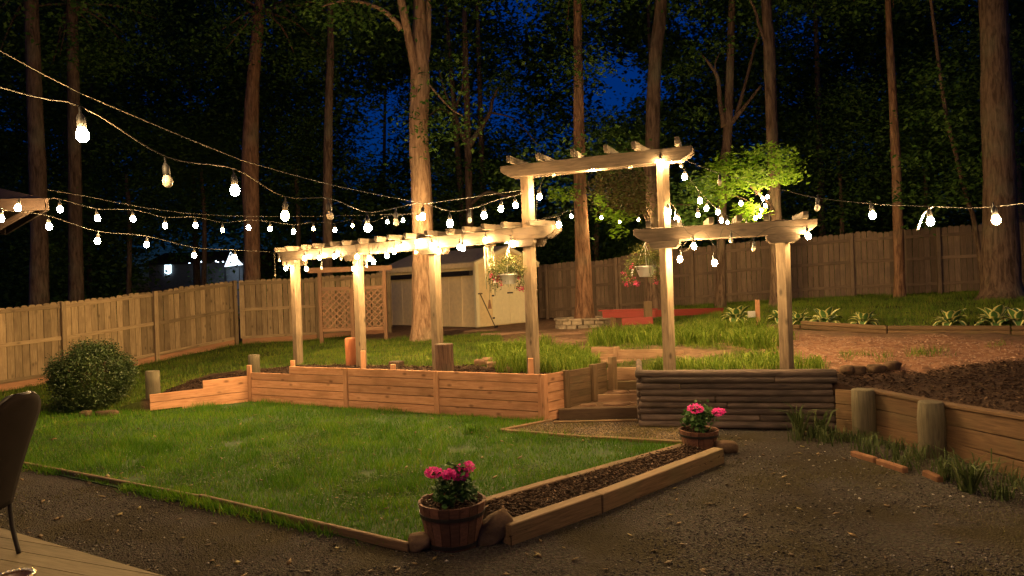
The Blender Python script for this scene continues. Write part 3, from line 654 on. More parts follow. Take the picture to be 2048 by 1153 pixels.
# ------------------------------------------------------------------ plank retaining wall
def lerp2(a, b, t): return a + (b - a) * t
pw = thing('plank_retaining_wall', 'long new pine plank retaining wall in front of the pergola, stepping down at its far end', 'retaining wall', (WA.x, WA.y, 0))
wx = (WB_-WA).normalized(); wl = (WB_-WA).length
def wp(t, z, off=0.0): q = WA + wx*t - WN*off; return Vector((q.x, q.y, z))
def t_at(u, v):   # wall distance of an image column
    r = PX(u, v, 1.0).x; # x/d
    # WA + t wx : x = r*y
    return (r*WA.y - WA.x) / (wx.x - r*wx.y)
tp = [0.03, t_at(693, 780), t_at(874, 790), wl-.045]
RH = 0.137
for t in tp: board('post', pw, wp(t, -.02, .012), wp(t, 0.69, .012), 0.045, 0.09, W_new, up=(wx.x, wx.y, 0))
t_step = t_at(580, 740)
for bi, (a, b) in enumerate(zip(tp[:-1], tp[1:])):
    for r in range(5):
        z = 0.007 + RH*(r+.5); a_ = a+.048; b_ = b-.048
        if bi == 0 and r == 4: a_ = t_step
        j = random.uniform(-.004, .004)
        if r == 0 and bi < 2:
            mid = lerp2(a_, b_, random.uniform(.35, .8))
            board('plank', pw, wp(a_, z, j), wp(mid-.002, z, j), 0.038, RH-.011, W_new); board('plank', pw, wp(mid+.002, z, j+.003), wp(b_, z, j+.003), 0.038, RH-.011, W_new)
        else: board('plank', pw, wp(a_, z, j), wp(b_, z, j), 0.038, RH-.011, W_new)
# wing
wgx = (WA-WING).normalized(); wgl = (WA-WING).length; WGN = Vector((wgx.y, -wgx.x))
def gp(t, z, off=0.0): q = WING + wgx*t + WGN*off; return Vector((q.x, q.y, z))
board('plank', pw, gp(0, .10), gp(wgl-.03, .135), 0.038, .130, W_new); board('plank', pw, gp(0, .243), gp(wgl-.03, .278), 0.038, .140, W_new)
board('plank', pw, gp(wgl*.52, .402), gp(wgl-.03, .42), 0.038, .14, W_new); board('plank', pw, gp(0.5, 0.03), gp(wgl-.03, .03), 0.034, .06, W_new)
# short return at the stairs
R0, R1, R2 = Vector((WB_.x+.03, WB_.y)), Vector((.735, 10.16)), Vector((1.46, 10.88))
for r in range(5):
    z = 0.007 + RH*(r+.5); e = 0.02*(r % 2)
    board('plank', pw, (R0.x, R0.y, z), (R1.x - .06*(r == 0), R1.y - .06*(r == 0), z), 0.038, RH-.011, W_new)
board('post', pw, (WB_.x+.012, WB_.y-.03, -.02), (WB_.x+.012, WB_.y-.03, .69), 0.05, 0.09, W_new, up=(0.7, 0.7, 0))
ow = thing('old_plank_wall', 'short old greenish plank wall with posts beside the garden steps', 'retaining wall', (R1.x, R1.y, 0))
dR = (R2-R1).normalized(); nR = Vector((dR.y, -dR.x))
for r in range(6):
    z = 0.16 + .104*(r+.5) - .1; board('plank', ow, (R1.x+dR.x*.05, R1.y+dR.y*.05, z), (R1.x+dR.x*.60, R1.y+dR.y*.60, z), 0.035, .10, W_old)
    z2 = 0.22 + .10*(r+.5) - .1; board('plank', ow, (R1.x+dR.x*.72, R1.y+dR.y*.72, z2), (R1.x+dR.x*1.0, R1.y+dR.y*1.0, z2), 0.035, .094, W_old)
for t, h0, h1 in ((0.0, .02, .70), (.66, .15, .72)):
    q = R1 + dR*t + nR*.02; board('post', ow, (q.x, q.y, h0), (q.x, q.y, h1), 0.09, 0.10, W_old, up=(dR.x, dR.y, 0))
q = R2 + nR*.09 + dR*.04; board('post', ow, (q.x, q.y, .28), (q.x, q.y, .80), 0.09, 0.12, W_old, up=(dR.x, dR.y, 0))

# ------------------------------------------------------------------ stairs
st = thing('garden_steps', 'worn timber and flagstone garden steps between the plank wall and log wall', 'steps', (1.2, 9.9, 0))
sd_ = Vector((0.97, -0.24))   # along a riser
def riser(d, z0, z1, xl, xr, mat, name='riser', th=.09):
    sk = 0.10*(d-9.95)
    board(name, st, (xl, d+.03, (z0+z1)/2), (xr, d-.05, (z0+z1)/2), th, z1-z0, mat)
def tread(d0, d1, z, xl, xr):
    mb = MB(); mb.prism([(xl, d0+.075), (xr, d0-.005), (xr+.1, d1), (xl+.15, d1+.05)], z-.14, z-.012); mb.build('tread', M_soil2, st)
M_soil2 = rocky('step_earth', (0.10, 0.065, 0.04), (0.22, 0.14, 0.085), 10)
riser(9.62, -.02, .045, .52, 2.0, W_timber)
riser(9.98, .0, .155, .62, 2.0, W_riser); tread(9.98, 10.6, .15, .66, 2.0)
riser(10.63, .13, .24, 1.16, 2.1, W_step); tread(10.63, 11.1, .235, 1.17, 2.1)
riser(11.13, .22, .37, 1.44, 2.2, W_old); tread(11.13, 11.36, .365, 1.45, 2.2)
riser(11.36, .36, .56, 1.44, 2.3, W_step)
def flag(parent, cx, cy, z, rx, ry, seed, mat=None, thick=.05):
    rg = random.Random(seed); n = rg.randint(6, 8); off = rg.random()*6
    poly = [(cx + rx*math.cos(off+2*math.pi*i/n)*rg.uniform(.8, 1.12), cy + ry*math.sin(off+2*math.pi*i/n)*rg.uniform(.8, 1.12)) for i in range(n)]
    mb = MB(); b0 = len(mb.v)
    for s_, zz in ((1.0, z-thick), (1.03, z-.012), (.94, z)):
        for q in poly: mb.v.append(Vector((cx+(q[0]-cx)*s_, cy+(q[1]-cy)*s_, zz + rg.uniform(-.004, .004))))
    for l in range(2):
        for j in range(n): mb.f.append((l*n+j, l*n+(j+1) % n, (l+1)*n+(j+1) % n, (l+1)*n+j))
    mb.f.append(tuple(range(2*n, 3*n))); return mb.build('flagstone', mat or M_flag, parent)
for i, (cx, cy, z, rx, ry) in enumerate([(1.5, 10.28, .162, .22, .13), (1.1, 10.3, .16, .14, .1), (1.82, 10.36, .162, .12, .1), (1.62, 10.9, .248, .2, .13), (1.35, 10.86, .246, .12, .1), (1.9, 10.9, .247, .1, .1)]):
    flag(st, cx, cy, z, rx, ry, i)
# retaining timbers above the landing
ut = thing('upper_timber_edge', 'low curved plank edging above the steps, holding back the strap-leaf bed', 'garden edging', (2.0, 12.4, .6))
def pz(u, v, d): return PX(u, v, d)
segs = [(1184, 1230, 12.15, 11.95, 694, 722), (1238, 1340, 11.75, 11.55, 699, 736), (1348, 1368, 11.5, 11.5, 702, 735), (1372, 1432, 11.5, 11.6, 709, 726)]
for (u0, u1, d0, d1, v0, v1) in segs:
    rows = 2 if v1-v0 > 20 else 1
    A0, B0 = PX(u0, v1, d0), PX(u1, v1, d1); hh = (v1-v0)*d0/FPX
    zA = ht(A0.x, A0.y)-.06; top = PX((u0+u1)/2, v0, (d0+d1)/2).z
    rh = (top - (top-hh))/rows
    for r in range(rows):
        z = top - hh + rh*(r+.5); board('plank', ut, (A0.x, A0.y, z), (B0.x, B0.y, z), 0.05, rh-.006, W_step)
for (u, d, v0, v1) in ((1234, 11.8, 694, 732), (1344, 11.5, 702, 738)):
    q = PX(u, 715, d); board('post', ut, (q.x, q.y, PX(u, v1, d).z-.1), (q.x, q.y, PX(u, v0, d).z), 0.09, 0.1, W_step, up=(1, 0, 0))
# flagstone path to the shed
fpth = thing('flagstone_path', 'rusty brown flagstone path climbing from the steps to the shed', 'path', (0.9, 14.0, ht(.9, 14)))
k = 0
for (u, v, rx, ry) in [(1165, 697, .35, .2), (1120, 692, .4, .25), (1150, 684, .5, .25), (1105, 680, .45, .3), (1160, 676, .5, .3), (1090, 671, .5, .35), (1140, 668, .6, .3), (1010, 668, .7, .25), (1180, 664, .4, .3), (1060, 664, .5, .35),
                       (955, 662, .6, .3), (905, 660, .5, .3), (1215, 712, .3, .2), (1230, 724, .35, .2), (1195, 705, .3, .2), (870, 668, .4, .3)]:
    # walk the sight line until it meets the ground
    d = 9.0
    while d < 24:
        q = PX(u, v, d)
        if q.z < ht(q.x, q.y) or d > 23: break
        d += 0.05
    flag(fpth, q.x, q.y, ht(q.x, q.y)+.03, rx, ry, 100+k, thick=.07); k += 1

# ------------------------------------------------------------------ log wall
lw = thing('log_retaining_wall', 'dark log retaining wall of stacked round timbers behind the farther flower tub', 'retaining wall', (LA.x, LA.y, 0))
lx = (LB-LA).normalized(); ll = (LB-LA).length; ln_ = Vector((-lx.y, lx.x)); rl = 0.047
for r in range(9):
    z = 0.015 + rl*1.80*(r+.5)*0.99; rr_ = rl*(1.08 if r == 8 else random.uniform(.93, 1.05))
    e0 = random.uniform(-.03, .04); e1 = 0.0 if r >= 7 else -.03 + random.uniform(-.03, .02)
    if r == 8: e0 = -.04
    off = ln_ * (0.02*random.uniform(-1, 1) + .014*(r/8))
    def lp(t): q = LA + lx*t + off; return Vector((q.x, q.y, z))
    cuts = {3: [.46], 4: [.40, .42][:1], 1: [.62], 6: [.22], 7: [.70]}.get(r, [])
    ts = [e0] + [c*ll for c in cuts] + [ll+e1]
    for a, b in zip(ts[:-1], ts[1:]): log('log', lw, lp(a+.004), lp(b-.004), rr_, W_log, seed=r*3+int(a*7), roll=random.random()*6)
for r in range(8):
    z = 0.055 + rl*1.8*(r+.5); q0 = LA + lx*.02 + ln_*(.06); q1 = Vector((2.0, 11.0))
    log('end_log', lw, (q0.x, q0.y, z), (q1.x, q1.y, z), rl*.97, W_log, seed=50+r, roll=r)

# ------------------------------------------------------------------ planter wall on the right
pl_pts = [Vector((4.02, 8.60)), Vector((4.27, 8.33)), Vector((4.56, 7.38)), Vector((4.72, 6.3)), Vector((4.88, 5.0)), Vector((5.02, 3.0)), Vector((5.14, 1.6))]
tops = [.56, .56, .54, .58, .58, .56, .56]
pn = thing('planter_wall', 'tan plank wall with a flat cap holding the dark mulch bed', 'retaining wall', (4.27, 8.33, 0))
for i in range(len(pl_pts)-1):
    a, b = pl_pts[i], pl_pts[i+1]; dx = (b-a).normalized()
    za, zb = tops[i], tops[i+1]
    for r in range(3):
        f0, f1 = (r+.5)/3, (r+.5)/3; board('plank', pn, (a.x+dx.x*.01, a.y+dx.y*.01, za*f0-.02), (b.x-dx.x*.01, b.y-dx.y*.01, zb*f1-.02), 0.04, .178, W_planter if i else W_timber)
    nn = Vector((-dx.y, dx.x)); 
    if nn.x < 0: nn = -nn
    if i: board('cap', pn, (a.x+nn.x*.03, a.y+nn.y*.03, za+.0), (b.x+nn.x*.03, b.y+nn.y*.03, zb), 0.14, .035, W_planter)
def round_post(label, u, vt, vb, z0, r, mat=W_round, name='round_post', base=None, seed=1, top=None):
    q = base or GX(u, vb, z0); zt_ = top if top is not None else PX(u, vt, q.y).z
    t = thing(name, label, 'post', (q.x, q.y, z0)); log('post', t, (q.x, q.y, z0-.05), (q.x, q.y, zt_), r, mat, seed=seed, n=16); return t
round_post('weathered round post against the planter wall, nearer the log wall', 1715, 779, 868, 0, .125, base=Vector((4.19, 8.24, 0)), seed=2)
round_post('weathered round post against the planter wall, farther from the log wall', 1871, 803, 905, 0, .125, base=Vector((4.43, 7.30, 0)), seed=3)
round_post('round bollard post behind the low end of the plank wall by the shrub', 301, 742, 800, .10, .115, base=Vector((-6.45, 12.15, .05)), seed=4)
round_post('round bollard post at the bend of the plank wall', 498, 710, 748, .42, .11, base=Vector((-4.98, 13.05, .4)), seed=5)
q = PX(702, 725, 12.95); round_post('reddish cedar round post beside the second pergola post', 702, 676, 735, .58, .10, W_redpost, base=Vector((q.x, q.y, .56)), seed=6)
def stump(label, u, d, vt, r):
    q = PX(u, 740, d); z0 = ht(q.x, q.y); z1 = PX(u, vt, d).z
    t = thing('tree_stump', label, 'stump', (q.x, q.y, z0)); mb = MB(); n = 22; rg = random.Random(int(u))
    rings = [(z0-.1, 1.12), (z0+.05, 1.05), ((z0+z1)/2, 1.0), (z1-.01, 1.0), (z1, .93)]
    fl = [1+rg.uniform(-.07, .07) for _ in range(n)]
    for z, k in rings:
        for j in range(n): a = 2*math.pi*j/n; mb.v.append(Vector((q.x+r*k*fl[j]*math.cos(a), q.y+r*k*fl[j]*math.sin(a), z)))
    for i in range(4):
        for j in range(n): mb.f.append((i*n+j, i*n+(j+1) % n, (i+1)*n+(j+1) % n, (i+1)*n+j))
    mb.build('bark', M_stump, t)
    mb = MB(); mb.lathe([(0.0, z1+.006), (r*.5, z1+.007), (r*.9, z1+.002)], (q.x, q.y, 0), n=18); mb.build('cut_face', W_rafter, t)
stump('dark thick-barked stump standing in front of the third pergola post', 890, 11.15, 688, .15)
stump('small low stump in the soil behind the plank wall', 793, 12.3, 723, .13)
def stake(label, u, d, vt, vb, w, mat=W_new):
    q = PX(u, vb, d); t = thing('wooden_stake', label, 'stake', q)
    board('stake_shaft', t, (q.x, q.y, q.z-.12), (q.x, q.y, PX(u, vt, d).z), w, w, mat, up=(1, 0, 0)); return t
stake('pale stake standing against the second pergola post', 727, 12.35, 702, 732, .075)
stake('pale stub stake beside the first pergola post', 586, 12.7, 721, 736, .07)
stake('short pale stub stake beside the small stump', 786, 11.85, 729, 737, .08)
stake('pale stake beside the pergola post at the steps', 1062, 10.0, 717, 744, .075)

# ------------------------------------------------------------------ pergola
PA = [Vector((-4.4, 13.9)), Vector((-2.84, 12.67)), Vector((-1.28, 11.43)), Vector((.28, 10.22))]
q5, q6 = PX(1339, 730, 9.45), PX(1574, 735, 8.98)
P5, P6 = Vector((q5.x, q5.y)), Vector((q6.x, q6.y))
pg = thing('pergola', 'weathered wooden pergola with six posts and a raised arch over the steps', 'pergola', (PA[3].x, PA[3].y, .64))
dA = (PA[3]-PA[0]).normalized(); dB = (P6-P5).normalized(); dC = (P5-PA[3]).normalized()
BZ = 2.66; BH = 0.185
def pst(q, d, z1, w=.145): board('post', pg, (q.x, q.y, ht(q.x, q.y)-.1), (q.x, q.y, z1), w, w, W_post, up=(d.x, d.y, 0), bev=.008)
for q in PA[:3]: pst(q, dA, BZ+BH-.02)
pst(PA[3], dA, 3.66); tw = Matrix.Rotation(R(-38), 2) @ dB; pst(P5, tw, 3.66, .128); pst(P6, Matrix.Rotation(R(-30), 2) @ dB, 2.56+BH-.02, .135)
def beam_mesh(L_, h, t, cut=.16):
    key = ('beam', round(L_, 3))
    if key not in _cache:
        mb = MB(); pr = [(-L_/2, h*.05), (-L_/2, h/2), (L_/2, h/2), (L_/2, h*.05), (L_/2-cut*.4, -h*.22), (L_/2-cut, -h/2), (-L_/2+cut, -h/2), (-L_/2+cut*.4, -h*.22)]
        mb.prism(pr, -t/2, t/2); me = py_mesh('beam', mb.v, mb.f)
        bm = bmesh.new(); bm.from_mesh(me); bmesh.ops.bevel(bm, geom=bm.edges, offset=.006, segments=1, affect='EDGES'); bmesh.ops.recalc_face_normals(bm, faces=bm.faces); bm.to_mesh(me); bm.free()
        _cache[key] = me
    return _cache[key]
def beam(a, b, z, d, h=BH, t=.045, both=True):
    n = Vector((-d.y, d.x, 0))
    for s in ((-1, 1) if both else (-1,)):
        A = Vector((a.x, a.y, z)) + n*s*(.075+t/2); B = Vector((b.x, b.y, z)) + n*s*(.075+t/2)
        M_ = axes(A, B) @ Matrix.Rotation(math.pi/2, 4, 'X')
        put('beam', beam_mesh((B-A).length, h, t), W_beam, pg, M_)
beam(PA[0]-dA*.42, PA[3]+dA*.52, BZ+BH/2, dA)
beam(P5-dB*.42, P6+dB*.42, 2.52+BH/2, dB)
beam(PA[3]-dC*.38, P5+dC*.42, 3.62+BH/2-.02, dC)
for q, d, z in [(PA[0], dA, BZ), (PA[1], dA, BZ), (PA[2], dA, BZ), (PA[3], dA, BZ), (P5, dB, 2.52), (P6, dB, 2.52)]:
    n = Vector((-d.y, d.x))
    for s in (-1, 1):
        c = q + n*s*.122; M_ = axes((c.x-d.x*.2, c.y-d.y*.2, z-.052), (c.x+d.x*.2, c.y+d.y*.2, z-.052)) @ Matrix.Rotation(math.pi/2, 4, 'X')
        key = ('bol',)
        if key not in _cache:
            mb = MB(); mb.prism([(-.2, .05), (.2, .05), (.2, 0), (.15, -.05), (-.15, -.05), (-.2, 0)], -.045, .045); _cache[key] = py_mesh('bolster', mb.v, mb.f)
        put('bolster', _cache[key], W_beam, pg, M_)
def rafters(a, b, d, z, n_, w=.042, h=.10, ln=.64):
    n = Vector((-d.y, d.x))
    for i in range(n_):
        q = a + (b-a)*((i+.5)/n_ + random.uniform(-.08, .08)/n_); k = random.uniform(-.07, .07); sk = d*random.uniform(-.05, .05)
        A = (q.x-n.x*(ln/2+k)-sk.x, q.y-n.y*(ln/2+k)-sk.y, z+h/2+.002); B = (q.x+n.x*(ln/2-k)+sk.x, q.y+n.y*(ln/2-k)+sk.y, z+h/2+.002)
        key = ('raf', round(ln, 2), h, w)
        if key not in _cache:
            mb = MB(); mb.prism([(-ln/2, 0), (-ln/2, h/2), (ln/2, h/2), (ln/2, 0), (ln/2-.015, -h/2), (-ln/2+.02, -h/2)], -w/2, w/2); me = py_mesh('rafter', mb.v, mb.f)
            bm = bmesh.new(); bm.from_mesh(me); bmesh.ops.bevel(bm, geom=bm.edges, offset=.004, segments=1, affect='EDGES'); bmesh.ops.recalc_face_normals(bm, faces=bm.faces); bm.to_mesh(me); bm.free(); _cache[key] = me
        put('rafter', _cache[key], W_rafter, pg, axes(A, B) @ Matrix.Rotation(math.pi/2, 4, 'X'))
rafters(PA[0]-dA*.40, PA[3]+dA*.48, dA, BZ+BH, 16, w=.07, h=.085)
rafters(P5-dB*.40, P6+dB*.42, dB, 2.52+BH, 6, w=.07, h=.085)
rafters(PA[3]-dC*.36, P5+dC*.42, dC, 3.60+BH, 6, w=.06, h=.095, ln=.7)

# ------------------------------------------------------------------ string lights
def bulb_mesh():
    mb = MB(); r = .028
    mb.lathe([(.0005, -.036), (r*.5, -.033), (r*.85, -.022), (r, -.004), (r*.92, .012), (r*.62, .028), (r*.5, .034)], n=10); return py_mesh('bulb', mb.v, mb.f, True)
def socket_mesh():
    mb = MB(); mb.lathe([(.0165, -.002), (.02, .0), (.02, .045), (.014, .06), (.006, .07), (.005, .10), (.0005, .101)], n=8); return py_mesh('socket', mb.v, mb.f, True)
BULB, SOCK = bulb_mesh(), socket_mesh()
BULB.materials.append(M_lit); SOCK.materials.append(M_black)
def light_string(label, bulbs, cable, group='string lights over the yard', rc=.0034, mat=None):
    """bulbs: (x,y,z of the bulb, kind); cable: list of polylines"""
    c0_ = cable[0][0]
    t = thing('light_string', label, 'string lights', c0_, group)
    mb = MB()
    for pl in cable: mb.tube(catmull(pl, 5) if len(pl) > 2 else pl, rc, n=5, cap=False)
    mb.build('cable', mat or M_cable, t, True)
    for b_, kd in bulbs:
        rot = Matrix.Translation(b_) @ Matrix.Rotation(random.uniform(-.12, .12), 4, 'X') @ Matrix.Rotation(random.uniform(-.12, .12), 4, 'Y')
        so = put('socket', SOCK, M_black, t, rot @ Matrix.Translation((0, 0, .034)))
        put('bulb', BULB, {'l': random.choice(M_lit_variants), 'w': M_litw, 'u': M_unlit}[kd], so, rot @ Matrix.Scale((1.25 if b_[1] > 7 else 1.0) if kd == 'l' else 1.0, 4))  # far lit bulbs enlarged, their bloom put into the shape
    return t
def inv_lerp_depth(u, u0, d0, u1, d1):
    t = (u-u0)/(u1-u0); return 1/(1/d0 + (1/d1-1/d0)*t)
def on_line(u, v, A, B):
    r = PX(u, v, 1.0).x; D = B-A; t = (r*A.y - A.x)/(D.x - r*D.y); return A.y + D.y*t
def hang(points, drop=.135): return [Vector((p.x, p.y, p.z+drop)) for p in points]
# 1. near string: from over the deck to the top of the arch post
dn = lambda u: inv_lerp_depth(u, 1045, 10.15, 335, 3.8)
L1 = [(165, 270, 'l'), (335, 363, 'u'), (470, 381, 'l'), (570, 432, 'w'), (660, 432, 'u'), (735, 456, 'l'), (792, 445, 'u'), (845, 434, 'l'), (900, 447, 'l'), (939, 441, 'u'), (968, 431, 'l'), (1002, 418, 'l'), (1031, 411, 'l')]
b1 = [(PX(u, v, dn(u)), k) for u, v, k in L1]
back = [Vector((-2.9, .6, 2.88))]
b1 = [(p, 'l') for p in reversed(back)] + [(PX(-45, 225, 2.88), 'l')] + b1
wire = [Vector((-3.4, -1.4, 3.1)), PX(0, 102, 2.93), PX(480, 320, dn(480)), PX(850, 408, dn(850)), PX(1046, 380, 10.15)]
wire = [wire[0], wire[1], PX(165, 189, dn(165)), wire[2], PX(660, 370, dn(660)), wire[3], wire[4]]
cab1 = [Vector((-3.4, -1.4, 3.05))] + hang([p for p, k in b1]) + [PX(1046, 385, 10.15)]
light_string('nearest light string, hanging in loops from a straight wire across the left sky', b1, [cab1], rc=.004)
wt_ = thing('guy_wire', 'taut straight wire carrying the nearest light string', 'wire', wire[0]); mb = MB()
for a_, b_ in zip(wire[:-1], wire[1:]): mb.tube([a_, a_.lerp(b_, .5) - Vector((0, 0, .004)), b_], .0024, n=5, cap=False)
mb.build('strand', M_wire, wt_)
# 2. gazebo to the big tree
PG = PX(95, 398, 9.0)
d2 = lambda u: inv_lerp_depth(u, 95, 9.0, 860, 17.4)
L2 = [(120, 419), (195, 437), (266, 438), (330, 452), (391, 451), (445, 461), (497, 456), (540, 458), (587, 464), (627, 458), (670, 460), (705, 452), (741, 457), (775, 444), (806, 441), (836, 436)]
b2 = [(PX(u, v, d2(u)), 'l' if i not in (5, 9, 11) else 'w') for i, (u, v) in enumerate(L2)]
w2 = [PX(95, 380, 9.0), PX(450, 432, d2(450)), PX(850, 428, 17.4)]
light_string('light string from the gazebo eave to the big forked tree', b2, [[PG] + hang([p for p, k in b2]) + [PX(850, 424, 17.5)], w2])
# 3. gazebo to the far end of the pergola
d3 = lambda u: inv_lerp_depth(u, 36, 8.4, 552, 14.2)
L3 = [(2, 437), (98, 453), (195, 482), (293, 490), (388, 511), (470, 515)]
b3 = [(PX(u, v, d3(u)), 'l') for u, v in L3]
cab3 = [PX(-60, 392, 8.2), PX(2, 418, d3(2)), PX(36, 424, d3(36))] + hang([p for p, k in b3[1:]]) + [PX(553, 505, 14.2)]
light_string('lowest light string, from the gazebo to the far end of the pergola', b3 + [(PX(36, 416, 8.5), 'l')], [cab3])
# 4. along the long pergola beam
fA = dA.y; nA = Vector((-dA.y, dA.x, 0)); nA = nA if nA.y < 0 else -nA
def beamA(u, v, off=0.16): return PX(u, v, on_line(u, v, PA[0] + nA.xy*off, PA[3] + nA.xy*off))
L4 = [(559, 521, 'u'), (572, 537, 'l'), (609, 517, 'l'), (613, 538, 'l'), (639, 516, 'l'), (643, 536, 'u'), (669, 513, 'l'), (682, 518, 'u'), (708, 538, 'l'), (714, 514, 'l'), (733, 533, 'u'), (739, 517, 'l'), (747, 524, 'l'), (756, 504, 'u'), (774, 512, 'l'), (788, 503, 'l'), (802, 495, 'l'),
      (832, 506, 'u'), (835, 486, 'l'), (864, 492, 'l'), (877, 503, 'l'), (919, 495, 'l'), (926, 497, 'l'), (971, 481, 'l'), (1024, 488, 'l'), (1118, 450, 'l')]
b4 = [(beamA(u, v, .19), k) for u, v, k in L4]
cab4 = [PX(553, 505, 14.2)]
for p, k in b4: cab4 += [Vector((p.x, p.y, p.z+.125)), Vector((p.x+.05, p.y-.02, max(p.z+.16, BZ+.2)))]
light_string('light string wound tightly along the long pergola beam', b4, [cab4])
# 5. arch beam
nC = Vector((-dC.y, dC.x, 0)); nC = nC if nC.y < 0 else -nC
def beamC(u, v, off=0.0): return PX(u, v, on_line(u, v, PA[3] + nC.xy*off, P5 + nC.xy*off))
L5 = [(1079, 394, 'l'), (1107, 350, 'u'), (1185, 337, 'l'), (1261, 334, 'u'), (1320, 326, 'l'), (1341, 320, 'l')]
b5 = [(beamC(u, v, .13 if u == 1320 else .0), k) for u, v, k in L5]
pc = [b5[1][0], b5[2][0], b5[3][0]]
cab5 = [PX(1070, 475, 10.1), PX(1074, 390, 10.1), b5[0][0] + Vector((0, 0, .13))] + [p + Vector((0, 0, .13)) for p in pc] + [b5[4][0] + Vector((0, 0, .14)), b5[5][0] + Vector((0, 0, .14))]
light_string('light string under the raised arch beam', b5, [cab5])
# 6. arch to the trees behind
d6 = lambda u: inv_lerp_depth(u, 1075, 10.2, 1165, 18.6) if u < 1165 else 18.6
L6 = [(1143, 433), (1166, 429), (1203, 436), (1239, 444), (1277, 440)]
b6 = [(PX(u, v, d6(u)), 'l') for u, v in L6] + [(PX(1318, 441, 18.5), 'u')]
light_string('light string from the arch to the two straight trees behind it', b6, [[PX(1078, 440, 10.25)] + hang([p for p, k in b6])])
# 7. swag from the arch down and across to the maple
d7 = lambda u: inv_lerp_depth(u, 1355, 9.35, 1540, 17.6)
L7 = [(1363, 331, 'u'), (1369, 354, 'l'), (1400, 402, 'l'), (1413, 417, 'l'), (1396, 430, 'w'), (1436, 425, 'l'), (1443, 441, 'l'), (1455, 446, 'w'), (1482, 407, 'l'), (1492, 450, 'l'), (1511, 437, 'l'), (1520, 432, 'l'), (1523, 421, 'l'), (1531, 412, 'l'), (1526, 398, 'l'), (1535, 394, 'l')]
b7 = [(PX(u, v, d7(u)), k) for u, v, k in L7]
cab7 = [PX(1352, 312, 9.35), PX(1376, 352, d7(1376)), PX(1405, 390, d7(1405)), PX(1440, 423, d7(1440)), PX(1470, 438, d7(1470)), PX(1485, 440, d7(1485)), PX(1510, 425, d7(1510)), PX(1530, 398, d7(1530)), PX(1542, 384, 17.7)]
light_string('light string sagging in a deep swag from the arch to the bright maple', b7, [cab7])
# 8. low right beam
nB = Vector((-dB.y, dB.x, 0)); nB = nB if nB.y < 0 else -nB
def beamB(u, v, off=0.16): return PX(u, v, on_line(u, v, P5 + nB.xy*off, P6 + nB.xy*off))
L8 = [(1337, 424, 'l'), (1353, 439, 'l'), (1388, 493, 'l'), (1360, 519, 'l'), (1429, 526, 'l'), (1462, 481, 'u'), (1507, 498, 'u'), (1616, 472, 'l')]
b8 = [(beamB(u, v, .10 if u < 1356 else .17), k) for u, v, k in L8]
cab8 = [b8[0][0] + Vector((0, 0, .15)), b8[1][0] + Vector((0, 0, .13)), beamB(1372, 462), b8[2][0] + Vector((0, 0, .13)), beamB(1375, 500), b8[3][0] + Vector((0, 0, .13)), beamB(1400, 462),
        beamB(1424, 485), b8[4][0] + Vector((0, 0, .13)), beamB(1436, 490), beamB(1446, 458), b8[5][0] + Vector((0, 0, .13)), beamB(1485, 476), beamB(1492, 488), b8[6][0] + Vector((0, 0, .13)), beamB(1545, 455), b8[7][0] + Vector((-.03, 0, .12))]
light_string('light string looped loosely round the low right-hand pergola beam', b8, [cab8])
# 9. right string, back over the patio
d9 = lambda u: inv_lerp_depth(u, 1355, 9.4, 1635, 6.9)
L9 = [(1439, 365, 'u'), (1635, 416, 'u'), (1745, 431, 'l'), (1861, 443, 'l'), (1992, 440, 'l')]
b9 = [(PX(u, v, d9(u)), k) for u, v, k in L9]
e9 = PX(2060, 409, d9(2060)); e9b = Vector((3.6, -1.2, 3.1))
more = [(e9.lerp(e9b, t) + Vector((0, 0, -.16 - .12*math.sin(math.pi*t))), 'l') for t in (.15, .6)]
cab9 = [PX(1355, 314, 9.4), PX(1439, 347, d9(1439)), PX(1560, 379, d9(1560)), PX(1635, 396, d9(1635)), PX(1745, 408, d9(1745)), PX(1861, 413, d9(1861)), PX(1992, 413, d9(1992))] + hang([p for p, k in more], .15) + [e9b]
light_string('light string running off over the patio from the arch to the right', b9 + more, [cab9])
rb = PX(1855, 418, d9(1855)); rbt = thing('hanging_ribbon', 'pale curled strip dangling from the right-hand light string', 'ribbon', rb)
mb = MB(); pts = catmull([PX(1866, 414, d9(1860)), PX(1852, 424, d9(1856)), PX(1843, 440, d9(1850)), PX(1836, 460, d9(1850))], 5)
for i, p in enumerate(pts): mb.v += [p + Vector((-.008, 0, 0)), p + Vector((.008, .004, 0)), p + Vector((.008, .007, 0)), p + Vector((-.008, .003, 0))]
for i in range(len(pts)-1):
    for j in range(4): mb.f.append((i*4+j, i*4+(j+1) % 4, (i+1)*4+(j+1) % 4, (i+1)*4+j))
mb.build('strip', M_white, rbt)
# chain at the far end of the pergola
ch = PX(549, 507, 14.15); cht = thing('hanging_chain', 'thin chain hanging from the far end of the pergola beam', 'chain', ch)
key_ = MB(); key_.tube([(.012*math.cos(a), 0, .022*math.sin(a)) for a in [i*math.pi/4 for i in range(9)]], .004, n=4, cap=False); lm_ = py_mesh('link', key_.v, key_.f)
for i in range(14): put('link', lm_, M_wire, cht, Matrix.Translation(ch + Vector((0, 0, -.02-.036*i))) @ Matrix.Rotation(math.pi/2*(i % 2), 4, 'Z'))

